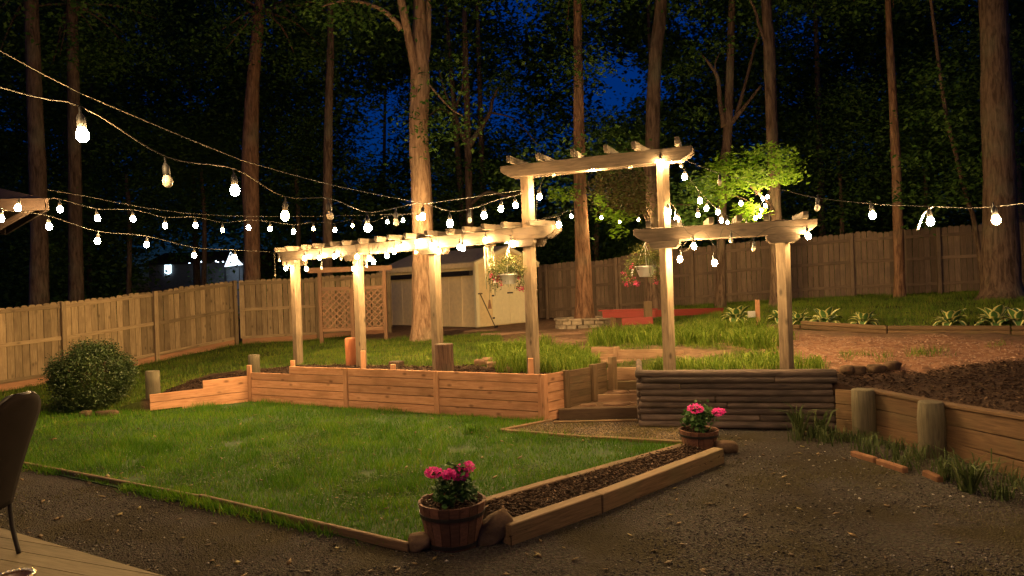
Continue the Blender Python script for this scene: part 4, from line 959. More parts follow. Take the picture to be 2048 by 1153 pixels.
# ------------------------------------------------------------------ leaf clouds
def leaves(cent, rad, cnt, size, aspect=.55, flat=.35, mat_name='leaf', squash=1.0, shell=False):
    """diamond leaves in gaussian clumps; returns vertices, faces"""
    cent = np.asarray(cent, float).reshape(-1, 3); n = len(cent)*cnt
    c = np.repeat(cent, cnt, 0); r = np.repeat(np.broadcast_to(np.asarray(rad, float), (len(cent),)), cnt)
    off = RNG.normal(0, .5, (n, 3)) if not shell else None
    if shell:
        off = RNG.normal(0, 1, (n, 3)); off /= np.linalg.norm(off, axis=1)[:, None]; off *= RNG.uniform(.72, 1.02, (n, 1)) ** .8
    off[:, 2] *= squash; p_ = c + off*r[:, None]
    nv = RNG.normal(0, 1, (n, 3)); nv[:, 2] = np.abs(nv[:, 2]) + 1.0/flat*.35; nv /= np.linalg.norm(nv, axis=1)[:, None]
    a = RNG.normal(0, 1, (n, 3)); a -= nv*np.sum(a*nv, 1)[:, None]; a /= np.linalg.norm(a, axis=1)[:, None]; b = np.cross(nv, a)
    s = size*RNG.uniform(.65, 1.3, (n, 1)); w = s*aspect
    v = np.stack([p_ - a*s*.5, p_ + b*w*.5 + nv*s*.05, p_ + a*s*.5 - nv*s*.08, p_ - b*w*.5 + nv*s*.05], 1)
    return v.reshape(-1, 3), np.arange(n*4).reshape(n, 4)
def leaf_obj(name, mat, parent, *args, **kw):
    v, f = leaves(*args, **kw)
    if parent is not None: v = v - np.array(world_of(parent).translation)
    me = fast_mesh(name, v, f); me.materials.append(mat); o = bpy.data.objects.new(name, me); COL.objects.link(o)
    if parent is not None: o.parent = parent
    return o

# ------------------------------------------------------------------ hanging baskets and wind chime
def basket(label, u, v, d, hook, seed):
    q = PX(u, v, d); t = thing('hanging_basket', label, 'hanging basket', q, 'hanging flower baskets'); rg = random.Random(seed)
    k = d/FPX
    prof = [(.0005, -.135), (.085, -.135), (.09, -.13), (.145, .0), (.155, .0), (.155, .018), (.14, .018), (.085, -.115), (.0005, -.115)]
    mb = MB(); mb.lathe(prof, q, n=20); mb.build('pot', M_white, t, True)
    mb = MB()
    for a in (0.4, 2.5, 4.6): mb.tube([q + Vector((.145*math.cos(a), .145*math.sin(a), .01)), hook - Vector((0, 0, .06))], .003, n=5)
    mb.tube(catmull([hook - Vector((0, 0, .08)), hook + Vector((.025, 0, -.03)), hook + Vector((.0, 0, .03)), hook + Vector((-.05, .0, .01))], 4), .008, n=6)
    mb.build('hanger', M_white, t, True)
    cs = [(q.x + rg.gauss(0, .13), q.y + rg.gauss(0, .11), q.z + .10 + rg.uniform(-.05, .16)) for _ in range(26)]
    cs += [(q.x + sx*rg.uniform(.14, .26), q.y + rg.uniform(-.1, .1), q.z + rg.uniform(-.16, .1)) for sx in (-1, 1) for _ in range(9)]
    leaf_obj('foliage', M_basket, t, cs, .085, 42, .036, squash=.9)
    for sx in (-1, 1):
        for i in range(7):
            x0 = q.x + sx*rg.uniform(.12, .30); zz = q.z - rg.uniform(-.04, .26)
            leaf_obj('flower', M_red_petal, t, [(x0, q.y + rg.uniform(-.12, .08), zz)], .040, 26, .032)
    mb = MB()
    for i in range(22):
        a = rg.uniform(0, 6.28); rr_ = rg.uniform(.2, .32)
        mb.tube(catmull([q + Vector((.05*math.cos(a), .05*math.sin(a), .03)), q + Vector((rr_*.6*math.cos(a), rr_*.6*math.sin(a), .14)), q + Vector((rr_*math.cos(a), rr_*math.sin(a), -.05-rg.uniform(0, .2)))], 4), .003, n=4)
    mb.build('stem', M_dkstem, t)
    board('plant_tag', t, q + Vector((-.19, -.05, -.02)), q + Vector((-.215, -.06, -.11)), .002, .03, M_white, up=(0, -1, 0), bev=0, roll=math.pi/2)
    return t
M_dkstem = plain('green_stem', (0.06, 0.08, 0.02), 0.7)
basket('hanging basket nearer the wind chime, red blooms trailing beside the pergola post', 1017, 551, 10.35, PX(1015, 489, 10.35), 3)
basket('hanging basket in a clean white pot under the end of the low pergola beam', 1291, 535, 9.7, PX(1289, 478, 9.7), 4)
wc = PX(981, 492, 10.55); wt = thing('wind_chime', 'tubular wind chime hanging from the pergola beam in front of the shed', 'wind chime', wc)
mb = MB(); mb.lathe([(.0005, -.006), (.085, -.006), (.085, .008), (.0005, .008)], wc, n=14); mb.build('top_disc', W_old, wt)
for i, (u, vb) in enumerate([(969, 579), (977, 586), (986, 592), (975, 570), (982, 575)]):
    a = 2*math.pi*i/5+.4; pt = wc + Vector((PX(u, 500, 10.55).x - wc.x, .05*math.sin(a), -.012)); zb2 = PX(u, vb, 10.55).z
    mb = MB(); mb.tube([pt, Vector((pt.x+.01, pt.y, zb2))], .011, n=8); mb.build('tube', M_alu, wt, True)
mb = MB(); mb.tube([wc, wc + Vector((0, 0, .18))], .003, n=4); mb.tube([wc, PX(979, 600, 10.55)], .002, n=4); mb.build('cord', M_cable, wt)
sl_ = PX(979, 600, 10.55); mb = MB(); 
for y_ in (-.004, .004): mb.v += [sl_ + Vector((-.012, y_, 0)), sl_ + Vector((.012, y_, 0)), sl_ + Vector((.03, y_, -.14)), sl_ + Vector((-.03, y_, -.14))]
mb.f = [(0, 1, 2, 3), (7, 6, 5, 4), (0, 4, 5, 1), (1, 5, 6, 2), (2, 6, 7, 3), (3, 7, 4, 0)]; mb.build('wind_sail', W_trellis, wt)

# ------------------------------------------------------------------ flower tubs
def tub(label, q, r, h, n=20):
    t = thing('flower_tub', label, 'planter', q, 'half-barrel flower tubs')
    rb_, rt_ = r*.76, r
    for i in range(n):
        a0, a1 = 2*math.pi*(i+.03)/n, 2*math.pi*(i+.97)/n; th = .02; pr = random.uniform(-.003, .003); mb = MB()
        for z, rr_ in ((0, rb_), (h + random.uniform(-.004, .004), rt_)):
            for a, ri in ((a0, rr_+pr), (a1, rr_+pr), (a1, rr_-th), (a0, rr_-th)): mb.v.append(Vector((q.x+ri*math.cos(a), q.y+ri*math.sin(a), q.z+z)))
        mb.f = [(3, 2, 1, 0), (4, 5, 6, 7), (0, 1, 5, 4), (1, 2, 6, 5), (2, 3, 7, 6), (3, 0, 4, 7)]; mb.build('stave', W_barrel, t)
    for z in (h*.05, h*.70):
        rr_ = rb_ + (rt_-rb_)*z/h + .004; r2 = rb_ + (rt_-rb_)*(z+.028)/h + .004
        mb = MB(); mb.lathe([(rr_-.003, z), (rr_+.004, z), (r2+.004, z+.028), (r2-.003, z+.028)], q, n=32); mb.build('hoop', M_dark, t)
    mb = MB(); mb.lathe([(.0005, h-.035), (r*.9, h-.04)], q, n=20); mb.build('soil', M_mul, t)
    n_c = 420; a_ = RNG.uniform(0, 6.28, n_c); r_ = r*.88*np.sqrt(RNG.random(n_c)); o = chips('mulch', q.x + r_*np.cos(a_), q.y + r_*np.sin(a_), q.z + h - .03 + RNG.uniform(0, .012, n_c), .014, M_chip, flat=.3, elong=1.7); o.data.transform(Matrix.Translation(-q)); o.parent = t
    return t
def geranium(label, q, heads, spread, hgt, seed):
    t = thing('geranium', label, 'flower plant', q); rg = random.Random(seed)
    cs = []
    for _ in range(40):
        a_, r_ = rg.uniform(0, 6.28), spread*math.sqrt(rg.random())*.8; cs.append((q.x + r_*math.cos(a_), q.y + r_*math.sin(a_), q.z + .05 + rg.random()*hgt*(1 - .5*(r_/spread)**2)))
    leaf_obj('foliage', M_gera, t, cs, .06, 16, .05, aspect=.95, flat=.5)
    mb = MB()
    for (p_, r_) in heads: mb.tube(catmull([Vector((q.x + (p_.x-q.x)*.3, q.y + (p_.y-q.y)*.3, q.z)), Vector((q.x + (p_.x-q.x)*.8, q.y + (p_.y-q.y)*.8, (q.z+p_.z)/2)), p_], 4), .0035, n=5)
    mb.build('stem', M_dkstem, t)
    for (p_, r_) in heads: leaf_obj('flower_head', M_pink, t, [tuple(p_)], r_*1.2, 150, .028, aspect=.9, squash=.6, shell=True)
q1 = GX(907, 1086, 0); q1 = Vector((q1.x, q1.y, 0)); tub('reddish half-barrel flower tub at the lawn corner, nearer the deck', q1, .262, .335)
d1_ = q1.y
geranium('geranium with four bright pink heads in the nearer tub', q1 + Vector((0, 0, .30)), [(PX(867, 946, d1_-.10), .055), (PX(897, 949, d1_-.12), .048), (PX(920, 952, d1_-.05), .052), (PX(932, 935, d1_-.02), .058)], .17, .26, 5)
q2 = GX(1399, 900, 0); q2 = Vector((q2.x, q2.y, 0)); tub('darker half-barrel flower tub in front of the log wall', q2, .228, .24)
geranium('geranium with two pink heads in the tub by the log wall', q2 + Vector((0, 0, .21)), [(PX(1391, 818, q2.y-.16), .075), (PX(1437, 824, q2.y-.10), .062)], .20, .25, 6)

# ------------------------------------------------------------------ timber edgings
def edging(label, pts, h, w, mat, up=0.0, name='timber_edging', cuts=None):
    t = thing(name, label, 'garden edging', (pts[0][0], pts[0][1], 0))
    for (a, b) in zip(pts[:-1], pts[1:]):
        a, b = Vector(a), Vector(b); d = (b-a).normalized()*.004; z = h/2 - .01 + random.uniform(-.006, .006)
        board('timber', t, (a.x+d.x, a.y+d.y, z), (b.x-d.x, b.y-d.y, z + random.uniform(-.006, .006)), w, h, mat, bev=.008)
    return t
j1 = GX(400, 1003, 0); nE = Vector((-ED.y, ED.x)); 
far_ = EL0 - ED*7
edging('long thin board edging between the lawn and the near gravel', [(far_.x, far_.y), (EL0.x-ED.x*1.2, EL0.y-ED.y*1.2), (j1.x, j1.y), (EL1.x, EL1.y)], .075, .04, W_timber)
f0, f1, f2 = GX(1022, 1092, 0), GX(1206, 1026, 0), GX(1449, 926, 0)
FN = (f2-f0).normalized(); FNn = Vector((-FN.y, FN.x, 0))
edging('thick front timbers of the mulched strip bed beside the gravel', [tuple((f0+FNn*.06).xy), tuple((f1+FNn*.06).xy), tuple((f2+FNn*.06).xy)], .17, .12, W_timber)
m1, m2 = BK0.lerp(BK1, .36), BK0.lerp(BK1, .7)
edging('thin back timbers of the mulched strip bed beside the lawn', [tuple(BK0.xy), tuple(m1.xy), tuple(m2.xy), tuple(BK1.xy)], .11, .10, W_timber)
strip = [tuple(BK0.xy), tuple(f0.xy), tuple(f2.xy), tuple(BK1.xy)]
zz = MB().prism(strip, -.02, .075); tag(zz.build('strip_bed_soil', M_mul), kind='structure')
x, y = scatter(60000, (-1.2, 3.2, 4.6, 8.5), lambda x, y: inside(x, y, strip)); chips('strip_bed_mulch', x, y, RNG.uniform(.07, .10, len(x)), .016, M_chip, flat=.3, elong=1.7)
edging('timber edging round the small gravel landing at the foot of the steps', [tuple(LAND2.xy), tuple(LAND0.xy), tuple(LAND0.lerp(LAND1, .5).xy - Vector((0, .05))), tuple(LAND1.xy)], .065, .07, W_timber)
# brick pieces and rocks
def rock(label, q, sx, sy, sz, seed, mat=M_rock, rz=0.0, rx=0.0, name='rock', cat='rock', group=None):
    rg = random.Random(seed); bm = bmesh.new(); bmesh.ops.create_icosphere(bm, subdivisions=3, radius=1.0)
    off = Vector((rg.random()*50, rg.random()*50, rg.random()*50))
    for v in bm.verts:
        k = 1 + .34*noise.noise(v.co*1.1 + off) + .12*noise.noise(v.co*3.1 + off); v.co = v.co*k
        for ax_ in range(3): v.co[ax_] = max(-.82, min(.82, v.co[ax_]))
        v.co = Vector((v.co.x*sx, v.co.y*sy, v.co.z*sz))
    me = bpy.data.meshes.new(name); bm.to_mesh(me); bm.free()
    for p in me.polygons: p.use_smooth = True
    me.materials.append(mat); o = bpy.data.objects.new(name, me); COL.objects.link(o); o.location = q; o.rotation_euler = (rx, 0.0, rz)
    return tag(o, label, cat, group)
g_ = GX(985, 1082, 0); rock('slanted wedge-shaped rock between the nearer tub and the timber', Vector((g_.x+.01, g_.y, .09)), .20, .11, .115, 2, rz=.2).rotation_euler = (.1, -.62, .15)
g_ = GX(838, 1104, 0); rock('small brown rock at the end of the lawn edging, by the nearer tub', Vector((g_.x, g_.y+.05, .055)), .10, .09, .075, 5)
g_ = GX(1452, 905, 0); rock('brown rock beside the tub at the log wall', Vector((g_.x, g_.y, .06)), .15, .10, .085, 8)
SHR = GX(185, 822, 0)
for i, (u, v, a_, b_, lb) in enumerate([(172, 832, .1, .09, 'small round stone at the foot of the shrub'), (215, 831, .22, .08, 'long flat mossy stone at the foot of the shrub'), (262, 815, .2, .1, 'flat stone between the shrub and the bollard post'), (246, 803, .16, .12, 'brown stone tucked behind the flat stones by the shrub')]):
    g_ = GX(u, v, .02); rock(lb, Vector((g_.x, g_.y, .05)), a_, .1, b_*.8, 20+i)
for i, (u, v, d, lb) in enumerate([(1715, 764, 9.25, 'reddish stone on the edge between log wall and mulch bed, nearest the logs'), (1752, 763, 9.3, 'grey stone second from the log wall on the mulch bed edge'), (1785, 766, 9.4, 'flat grey stone farthest from the logs on the mulch bed edge'), (1695, 752, 9.2, 'dark stone wedged behind the end of the log wall')]):
    g_ = PX(u, v, d); rock(lb, Vector((g_.x, g_.y, ht(g_.x, g_.y)+.04)), .15, .1, .07, 40+i, rz=.3*i, name='edge_stone', cat='stone')
for i, (u, v, d, s_) in enumerate([(1005, 728, 11.0, .12), (1030, 722, 11.3, .1), (985, 718, 11.6, .12), (960, 712, 11.9, .13), (1015, 735, 10.8, .1), (975, 700, 12.2, .12)]):
    g_ = PX(u, v, d); rock(['pale stone', 'tan stone', 'brown stone', 'dusty stone', 'round stone', 'broken stone'][i] + ' in the rubble heap behind the plank wall, ' + ['nearest the pergola post', 'close by the strap leaves', 'in the middle', 'toward the grass', 'lowest by the planks', 'highest on the slope'][i], Vector((g_.x, g_.y, ht(g_.x, g_.y)+.04)), s_, s_*.8, s_*.6, 60+i, M_flag, name='rubble_stone', cat='stone')
for i, (u0, v0, u1, v1, lb) in enumerate([(1705, 908, 1752, 922, 'curved brick edging piece in the gravel, nearest the log wall'), (1756, 924, 1812, 942, 'curved brick edging piece in the gravel, middle of three'), (1850, 947, 1882, 961, 'broken brick edging piece lying off by itself in the gravel')]):
    a, b = GX(u0, v0, .02), GX(u1, v1, .02); t = thing('brick_edging', lb, 'brick', ((a.x+b.x)/2, (a.y+b.y)/2, 0))
    board('brick', t, (a.x, a.y, .02), (b.x, b.y, .02), .07, .07, M_brick, bev=.012)
# back landscape timbers
bt = thing('landscape_timber_row', 'long weathered timber row below the hostas', 'garden edging', (TA.x, TA.y, ht(TA.x, TA.y)))
dT = (TB-TA); k = 0
for a, b in ((-.09, .14), (.14, .40), (.40, .66), (.66, .97), (.97, 1.2)):
    A, B = TA + dT*a, TA + dT*b; zA, zB = ht(A.x-.2, A.y-.25), ht(B.x-.2, B.y-.25)
    s = dT.normalized()*.006
    for lvl in (0, 1) if a > .3 else (0,): board('timber', bt, (A.x+s.x, A.y+s.y, zA+.035+.085*lvl), (B.x-s.x, B.y-s.y, zB+.035+.085*lvl), .09, .082, W_timber, bev=.015)

# stake with the outlet box
q = PX(1517, 668, 14.2); zq = ht(q.x, q.y); skt = thing('outlet_stake', 'pale stake carrying a grey outlet box beside a variegated hosta', 'stake', (q.x, q.y, zq))
board('stake_shaft', skt, (q.x, q.y, zq-.1), (q.x, q.y, PX(1516, 600, 14.2).z), .11, .06, W_new, up=(1, 0, 0)); qb = PX(1502, 629, 14.15)
board('outlet_box', skt, (qb.x-.06, qb.y, qb.z), (qb.x+.085, qb.y, qb.z), .07, .13, plain('grey_plastic', (.42, .40, .36), .5), bev=.008)
# red plank bench
d_r = 16.6
bn = thing('red_plank_bench', 'long low bench of red-painted planks on stub supports beside the tree ring', 'bench', (PX(1260, 640, 16).x, 16.2, ht(3, 16.2)))
A1, B1, C1 = PX(1206, 630, 17.0), PX(1312, 628, 15.9), PX(1446, 622, 18.0)
board('plank', bn, A1, B1, .05, .16, W_red); board('plank', bn, PX(1313, 627, 15.95), C1, .05, .16, W_red)
tp_ = [(A1 + Vector((0, .19, .10))), (B1 + Vector((0, .19, .10)))]
board('seat_plank', bn, tp_[0], tp_[1], .30, .035, W_red); 
board('plank', bn, PX(1244, 644, 15.5), PX(1306, 641, 15.2), .05, .16, W_red)
q = PX(1297, 655, 15.55); board('post', bn, (q.x, q.y, ht(q.x, q.y)-.1), (q.x, q.y, PX(1297, 603, 15.55).z), .19, .16, W_old, up=(1, 0, 0))
for u, v, d in ((1226, 642, 16.8), (1252, 650, 15.6), (1380, 638, 17.2)):
    q = PX(u, v, d); board('stub_leg', bn, (q.x, q.y, ht(q.x, q.y)-.1), (q.x, q.y, q.z + .09), .12, .12, W_old, up=(1, 0, 0))

# ------------------------------------------------------------------ block ring round the straight tree
rc_ = PX(1166, 640, 18.6); rcz = ht(rc_.x, rc_.y); ring = thing('tree_ring', 'low ring of tan wall blocks round the straight tree beside the red bench', 'raised bed', (rc_.x, rc_.y, rcz))
for lv, (rad, nb_, hb, md) in enumerate(((.66, 15, .15, M_block), (.66, 15, .15, M_block), (.68, 13, .06, M_block))):
    zc = rcz - .05 + (0, .155, .262)[lv] + hb/2 - (0 if lv < 2 else 0)
    for i in range(nb_):
        a = 2*math.pi*(i + .5*(lv % 2))/nb_; rr_ = rad + random.uniform(-.012, .012); wd = 2*math.pi*rad/nb_ - .012
        c = Vector((rc_.x + rr_*math.cos(a), rc_.y + rr_*math.sin(a), zc)); tg = Vector((-math.sin(a), math.cos(a), 0))
        board('block', ring, c - tg*wd/2, c + tg*wd/2, .17 if lv < 2 else .21, hb-.004, md, bev=.012)
mb = MB(); mb.lathe([(.0005, rcz+.19), (.57, rcz+.17)], (rc_.x, rc_.y, 0), n=20); mb.build('soil', M_soil2, ring)

# ------------------------------------------------------------------ trees
def trunk_mesh(mb, path, rads, n=14, seed=0, rough=.06):
    rg = random.Random(seed); pts = catmull(path, 7) if len(path) > 2 else [Vector(path[0]).lerp(Vector(path[1]), i/10) for i in range(11)]
    m = len(pts); k = len(rads)-1; rs = []
    for i in range(m):
        t = i/(m-1)*k; j = min(int(t), k-1); rs.append(rads[j] + (rads[j+1]-rads[j])*(t-j))
    b0 = len(mb.v); mb.tube(pts, rs, n=n)
    off = Vector((rg.random()*40, rg.random()*40, rg.random()*40))
    for i in range(m):
        for j in range(n):
            q = mb.v[b0+i*n+j]; c = pts[i]; d = q - c
            kf = 1 + rough*1.6*noise.noise(Vector((q.x*3, q.y*3, q.z*.8)) + off) + rough*noise.noise(Vector((q.x*9, q.y*9, q.z*1.6)) + off)
            if i < 5: kf += (.34*(1-i/5)**2) * (.7 + .6*math.cos(j*2.2+seed))
            mb.v[b0+i*n+j] = c + d*kf
def tree(label, pts, widths, limbs=(), crown=True, mat=None, base=None, leafmat=None, crown_z=(9.5, 17), crown_r=3.6, ncl=46, per=150, lsize=.145, extra=(), seed=0, name='tree', group=None):
    """pts: (u,v,d) along the trunk; widths: trunk width in photo pixels at those points"""
    path = [PX(*p) for p in pts]; rads = [w*p[2]/FPX/2 for w, p in zip(widths, pts)]
    b_ = path[0].copy(); gz_ = ht(b_.x, b_.y); path[0] = Vector((b_.x, b_.y, gz_ - .15))
    top = path[-1]; dv = (path[-1]-path[-2]).normalized(); path.append(top + dv*2.5 + Vector((0, 0, 2.5))); rads.append(rads[-1]*.62)
    t = thing(name, label, 'tree', (b_.x, b_.y, gz_), group)
    mb = MB(); trunk_mesh(mb, path, rads, seed=seed); mb.build('trunk', mat or M_bark, t, True)
    rg = random.Random(seed+5); tips = []
    for lp_, lw_ in limbs:
        P_ = [PX(*p) for p in lp_]; mb = MB(); trunk_mesh(mb, P_, [w*p[2]/FPX/2 for w, p in zip(lw_, lp_)], n=9, seed=seed+len(tips), rough=.04); mb.build('limb', mat or M_bark, t, True); tips.append(P_[-1])
    if crown:
        cx, cy_ = path[-1].x, path[-1].y; cs = []
        for i in range(ncl):
            z = rg.uniform(*crown_z); f = 1 - .5*abs((z-crown_z[0])/(crown_z[1]-crown_z[0])*2 - .8); a = rg.uniform(0, 6.28); r_ = crown_r*math.sqrt(rg.random())*f
            cs.append((cx + r_*math.cos(a), cy_ + r_*math.sin(a), z))
        for p in tips:
            for i in range(4): cs.append((p.x + rg.gauss(0, .6), p.y + rg.gauss(0, .6), p.z + rg.gauss(.3, .4)))
        cs += list(extra)
        mb = MB()
        for c in cs[:ncl:2]:
            q0 = Vector((cx, cy_, max(c[2]-rg.uniform(.6, 1.6), 11.6))); mb.tube(catmull([q0.lerp(Vector((path[-2].x, path[-2].y, q0.z)), .8), q0.lerp(Vector(c), .5) + Vector((0, 0, .2)), Vector(c)], 3), [.05, .045, .04, .035, .03, .02, .012], n=5, cap=False)
        mb.build('branch', mat or M_bark, t, True)
        leaf_obj('crown', leafmat or M_leaf, t, cs, .95, per, lsize, squash=.7)
    elif extra: leaf_obj('crown', leafmat or M_leaf, t, list(extra), .5, per, lsize, squash=.6)
    return t
tree('tall straight tree at the far left edge, standing beyond the fence', [(76, 640, 21), (77, 420, 21), (70, 200, 21), (62, 0, 21)], [34, 31, 28, 26], seed=1, ncl=60)
tree('slim dark tree second from the left edge beyond the fence', [(150, 630, 22), (150, 420, 22), (147, 200, 22), (143, 0, 22)], [28, 25, 22, 20], seed=2, ncl=50)
tree('leaning tawny tree rising behind the fence corner', [(503, 600, 23), (503, 460, 23), (500, 330, 23), (506, 160, 23), (519, 0, 23)], [32, 31, 34, 25, 20], seed=3, mat=M_bark_red)
tree('thin pale-barked tree behind the pergola, between fence corner and shed', [(654, 600, 22.5), (655, 440, 22.5), (657, 250, 22.5), (661, 100, 22.5), (660, 0, 22.5)], [19, 19, 17, 14, 12], seed=4, ncl=30)
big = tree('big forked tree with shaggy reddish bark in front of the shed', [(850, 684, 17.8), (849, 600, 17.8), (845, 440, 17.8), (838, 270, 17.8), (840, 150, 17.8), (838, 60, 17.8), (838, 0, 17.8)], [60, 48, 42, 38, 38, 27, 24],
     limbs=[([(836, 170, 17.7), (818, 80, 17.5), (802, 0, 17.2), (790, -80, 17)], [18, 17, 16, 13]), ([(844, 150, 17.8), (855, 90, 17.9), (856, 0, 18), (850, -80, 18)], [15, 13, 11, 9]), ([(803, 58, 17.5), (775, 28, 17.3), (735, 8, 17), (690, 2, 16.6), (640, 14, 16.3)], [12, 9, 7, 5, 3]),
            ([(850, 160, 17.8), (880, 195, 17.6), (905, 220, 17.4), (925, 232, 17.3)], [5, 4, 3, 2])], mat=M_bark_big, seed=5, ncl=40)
tree('small forked tree rising behind the shed roof', [(940, 520, 25), (938, 400, 25), (936, 290, 25)], [20, 14, 15], limbs=[([(936, 295, 25), (918, 255, 25), (908, 215, 25), (900, 150, 25)], [12, 9, 7, 4]), ([(937, 292, 25), (960, 258, 24.8), (980, 225, 24.6), (985, 200, 24.6), (1000, 170, 24.5)], [12, 10, 8, 7, 4]),
     ([(908, 220, 25), (890, 185, 25), (878, 140, 25)], [4, 3, 2]), ([(912, 215, 25), (925, 170, 25), (926, 90, 25)], [5, 4, 2]), ([(982, 225, 24.6), (1030, 240, 24.3), (1075, 290, 24)], [4, 3, 2]), ([(940, 410, 25), (975, 385, 24.6), (1010, 392, 24.3), (1040, 385, 24)], [7, 6, 5, 3]),
     ([(910, 232, 25), (880, 218, 25), (858, 232, 25)], [4, 3, 2])], crown=False, seed=6, extra=[tuple(PX(u, v, d)) for u, v, d in [(900, 130, 25), (880, 120, 25), (930, 80, 25), (1005, 160, 24.5), (1020, 180, 24.4), (990, 180, 24.6), (960, 330, 24.5), (1000, 350, 24), (1040, 370, 24), (900, 320, 25), (880, 340, 25)]], per=110, lsize=.15)
tree('straight tree growing out of the block ring', [(1167, 632, 18.6), (1168, 560, 18.6), (1162, 430, 18.6), (1158, 250, 18.6), (1156, 100, 18.6), (1155, 0, 18.6)], [42, 33, 27, 22, 18, 16], limbs=[([(1155, 405, 18.6), (1148, 392, 18.4), (1138, 385, 18.2)], [5, 4, 2])], seed=7, mat=M_bark_red,
     extra=[tuple(PX(u, v, d)) for u, v, d in [(1150, 130, 18), (1190, 140, 18), (1215, 290, 18.3)]])
mpl = lambda L_: [tuple(PX(u, v, d)) for u, v, d in L_]
tree('straight tree directly behind the tall arch post', [(1306, 620, 18.8), (1308, 470, 18.8), (1305, 300, 18.8), (1310, 120, 18.8), (1322, 0, 18.8)], [34, 31, 29, 26, 24], seed=8)
tree('crooked two-armed tree behind the low right-hand beam', [(1440, 606, 19.5), (1442, 480, 19.5), (1448, 330, 19.5), (1456, 250, 19.5)], [19, 18, 19, 18], limbs=[([(1450, 255, 19.5), (1440, 205, 19.5), (1436, 160, 19.5), (1420, 130, 19.5), (1395, 100, 19.5)], [12, 9, 8, 6, 3]), ([(1458, 250, 19.5), (1480, 225, 19.4), (1500, 200, 19.3), (1522, 172, 19.2)], [13, 9, 6, 4]), ([(1474, 228, 19.5), (1490, 170, 19.5), (1508, 100, 19.6), (1520, 60, 19.6)], [8, 6, 5, 3]),
     ([(1436, 160, 19.5), (1430, 130, 19.5), (1440, 105, 19.5)], [4, 3, 2])], seed=9, crown=False, extra=mpl([(1395, 100, 19.5), (1440, 90, 19.5), (1520, 60, 19.6), (1380, 130, 19.5), (1360, 150, 19.4), (1400, 230, 19)]), per=120, lsize=.14)
tree('straight pale tree behind the farthest right pergola post, where the swag of lights ends', [(1556, 616, 18.2), (1554, 500, 18.2), (1548, 360, 18.2), (1542, 200, 18.2), (1538, 80, 18.2), (1532, 0, 18.2)], [30, 25, 23, 22, 23, 18], limbs=[([(1532, 85, 18.2), (1518, 50, 18.2), (1510, 20, 18.2), (1490, -20, 18.2)], [7, 6, 5, 4])], seed=10)
tree('slender straight tree against the grey fence at right', [(1800, 603, 18.9), (1797, 480, 18.9), (1791, 300, 18.9), (1783, 150, 18.9), (1776, 0, 18.9)], [20, 19, 17, 15, 11], seed=11, ncl=60, mat=M_bark_red)
tree('massive rough-barked tree with flared roots at the right edge', [(2005, 618, 16.8), (2003, 560, 16.8), (2000, 400, 16.8), (1993, 200, 16.8), (1985, 0, 16.8)], [98, 66, 58, 54, 46], seed=12, ncl=50)
tree('thin leaning sapling between the slender tree and the massive tree', [(1968, 520, 18), (1950, 450, 18), (1935, 400, 18), (1912, 310, 18), (1886, 190, 18)], [9, 9, 8, 8, 7], seed=13, crown=False, extra=mpl([(1890, 180, 18), (1860, 150, 18), (1900, 240, 17.6), (1940, 330, 17.6), (1910, 370, 17.6), (1960, 390, 17.5), (1880, 400, 17.5), (1920, 280, 17.8), (1850, 230, 18), (1970, 350, 17.3), (1830, 320, 18), (1815, 390, 18), (1850, 440, 18)]), per=130, lsize=.15, name='sapling')

# sprays of leaves caught by the lamps
def sapling(label, trunk, w, twigs, mat, per, lsize, clus, rad, seed, squash=.35):
    P_ = [PX(*p) for p in trunk]; z0 = ht(P_[0].x, P_[0].y); P_[0].z = z0 - .1
    t = thing('sapling', label, 'tree', (P_[0].x, P_[0].y, z0)); mb = MB(); trunk_mesh(mb, P_, [a*p[2]/FPX/2 for a, p in zip(w, trunk)], n=8, seed=seed, rough=.04); mb.build('trunk', M_bark, t, True)
    mb = MB()
    for tw in twigs: Q_ = [PX(*p) for p in tw]; mb.tube(catmull(Q_, 4), [.018 - .014*i/(4*(len(Q_)-1)) for i in range(4*(len(Q_)-1)+1)], n=5)
    if twigs: mb.build('branch', M_bark, t, True)
    leaf_obj('crown', mat, t, mpl(clus), rad, per, lsize, flat=.22, squash=squash); return t
rg = random.Random(3)
cl = []
for i in range(95):
    u = rg.uniform(1395, 1595); f = (u-1395)/200; v = 392 - 62*f + rg.uniform(-38, 38) * (0.6 + .8*math.sin(math.pi*f)) - 22*math.sin(math.pi*f); cl.append((u, v, rg.uniform(15.6, 17.6)))
cl += [(rg.uniform(1455, 1520), rg.uniform(410, 432), 16.6) for _ in range(8)] + [(rg.uniform(1480, 1540), rg.uniform(430, 450), 16.6) for _ in range(4)]
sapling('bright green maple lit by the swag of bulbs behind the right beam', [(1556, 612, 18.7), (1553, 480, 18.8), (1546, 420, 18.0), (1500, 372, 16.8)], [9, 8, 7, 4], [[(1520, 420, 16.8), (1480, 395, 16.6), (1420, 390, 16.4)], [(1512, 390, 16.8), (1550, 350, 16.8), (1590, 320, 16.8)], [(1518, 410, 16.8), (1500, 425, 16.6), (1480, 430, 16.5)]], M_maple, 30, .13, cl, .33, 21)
cl = [(rg.uniform(1098, 1150), 388 + rg.uniform(-10, 12), rg.uniform(17.4, 18.2)) for _ in range(12)]
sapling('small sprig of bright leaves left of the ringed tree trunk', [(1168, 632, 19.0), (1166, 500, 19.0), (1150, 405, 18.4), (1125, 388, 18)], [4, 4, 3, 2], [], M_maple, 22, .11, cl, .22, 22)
cl = [(rg.uniform(1180, 1300), rg.uniform(340, 425), rg.uniform(16.2, 17.4)) for _ in range(85)]
sapling('bushy bronze-leaved young tree seen under the arch', [(1306, 625, 19.4), (1307, 500, 19.4), (1285, 420, 18), (1245, 380, 16.9)], [7, 6, 5, 3], [], M_brownleaf, 42, .09, cl, .30, 23, squash=.8)
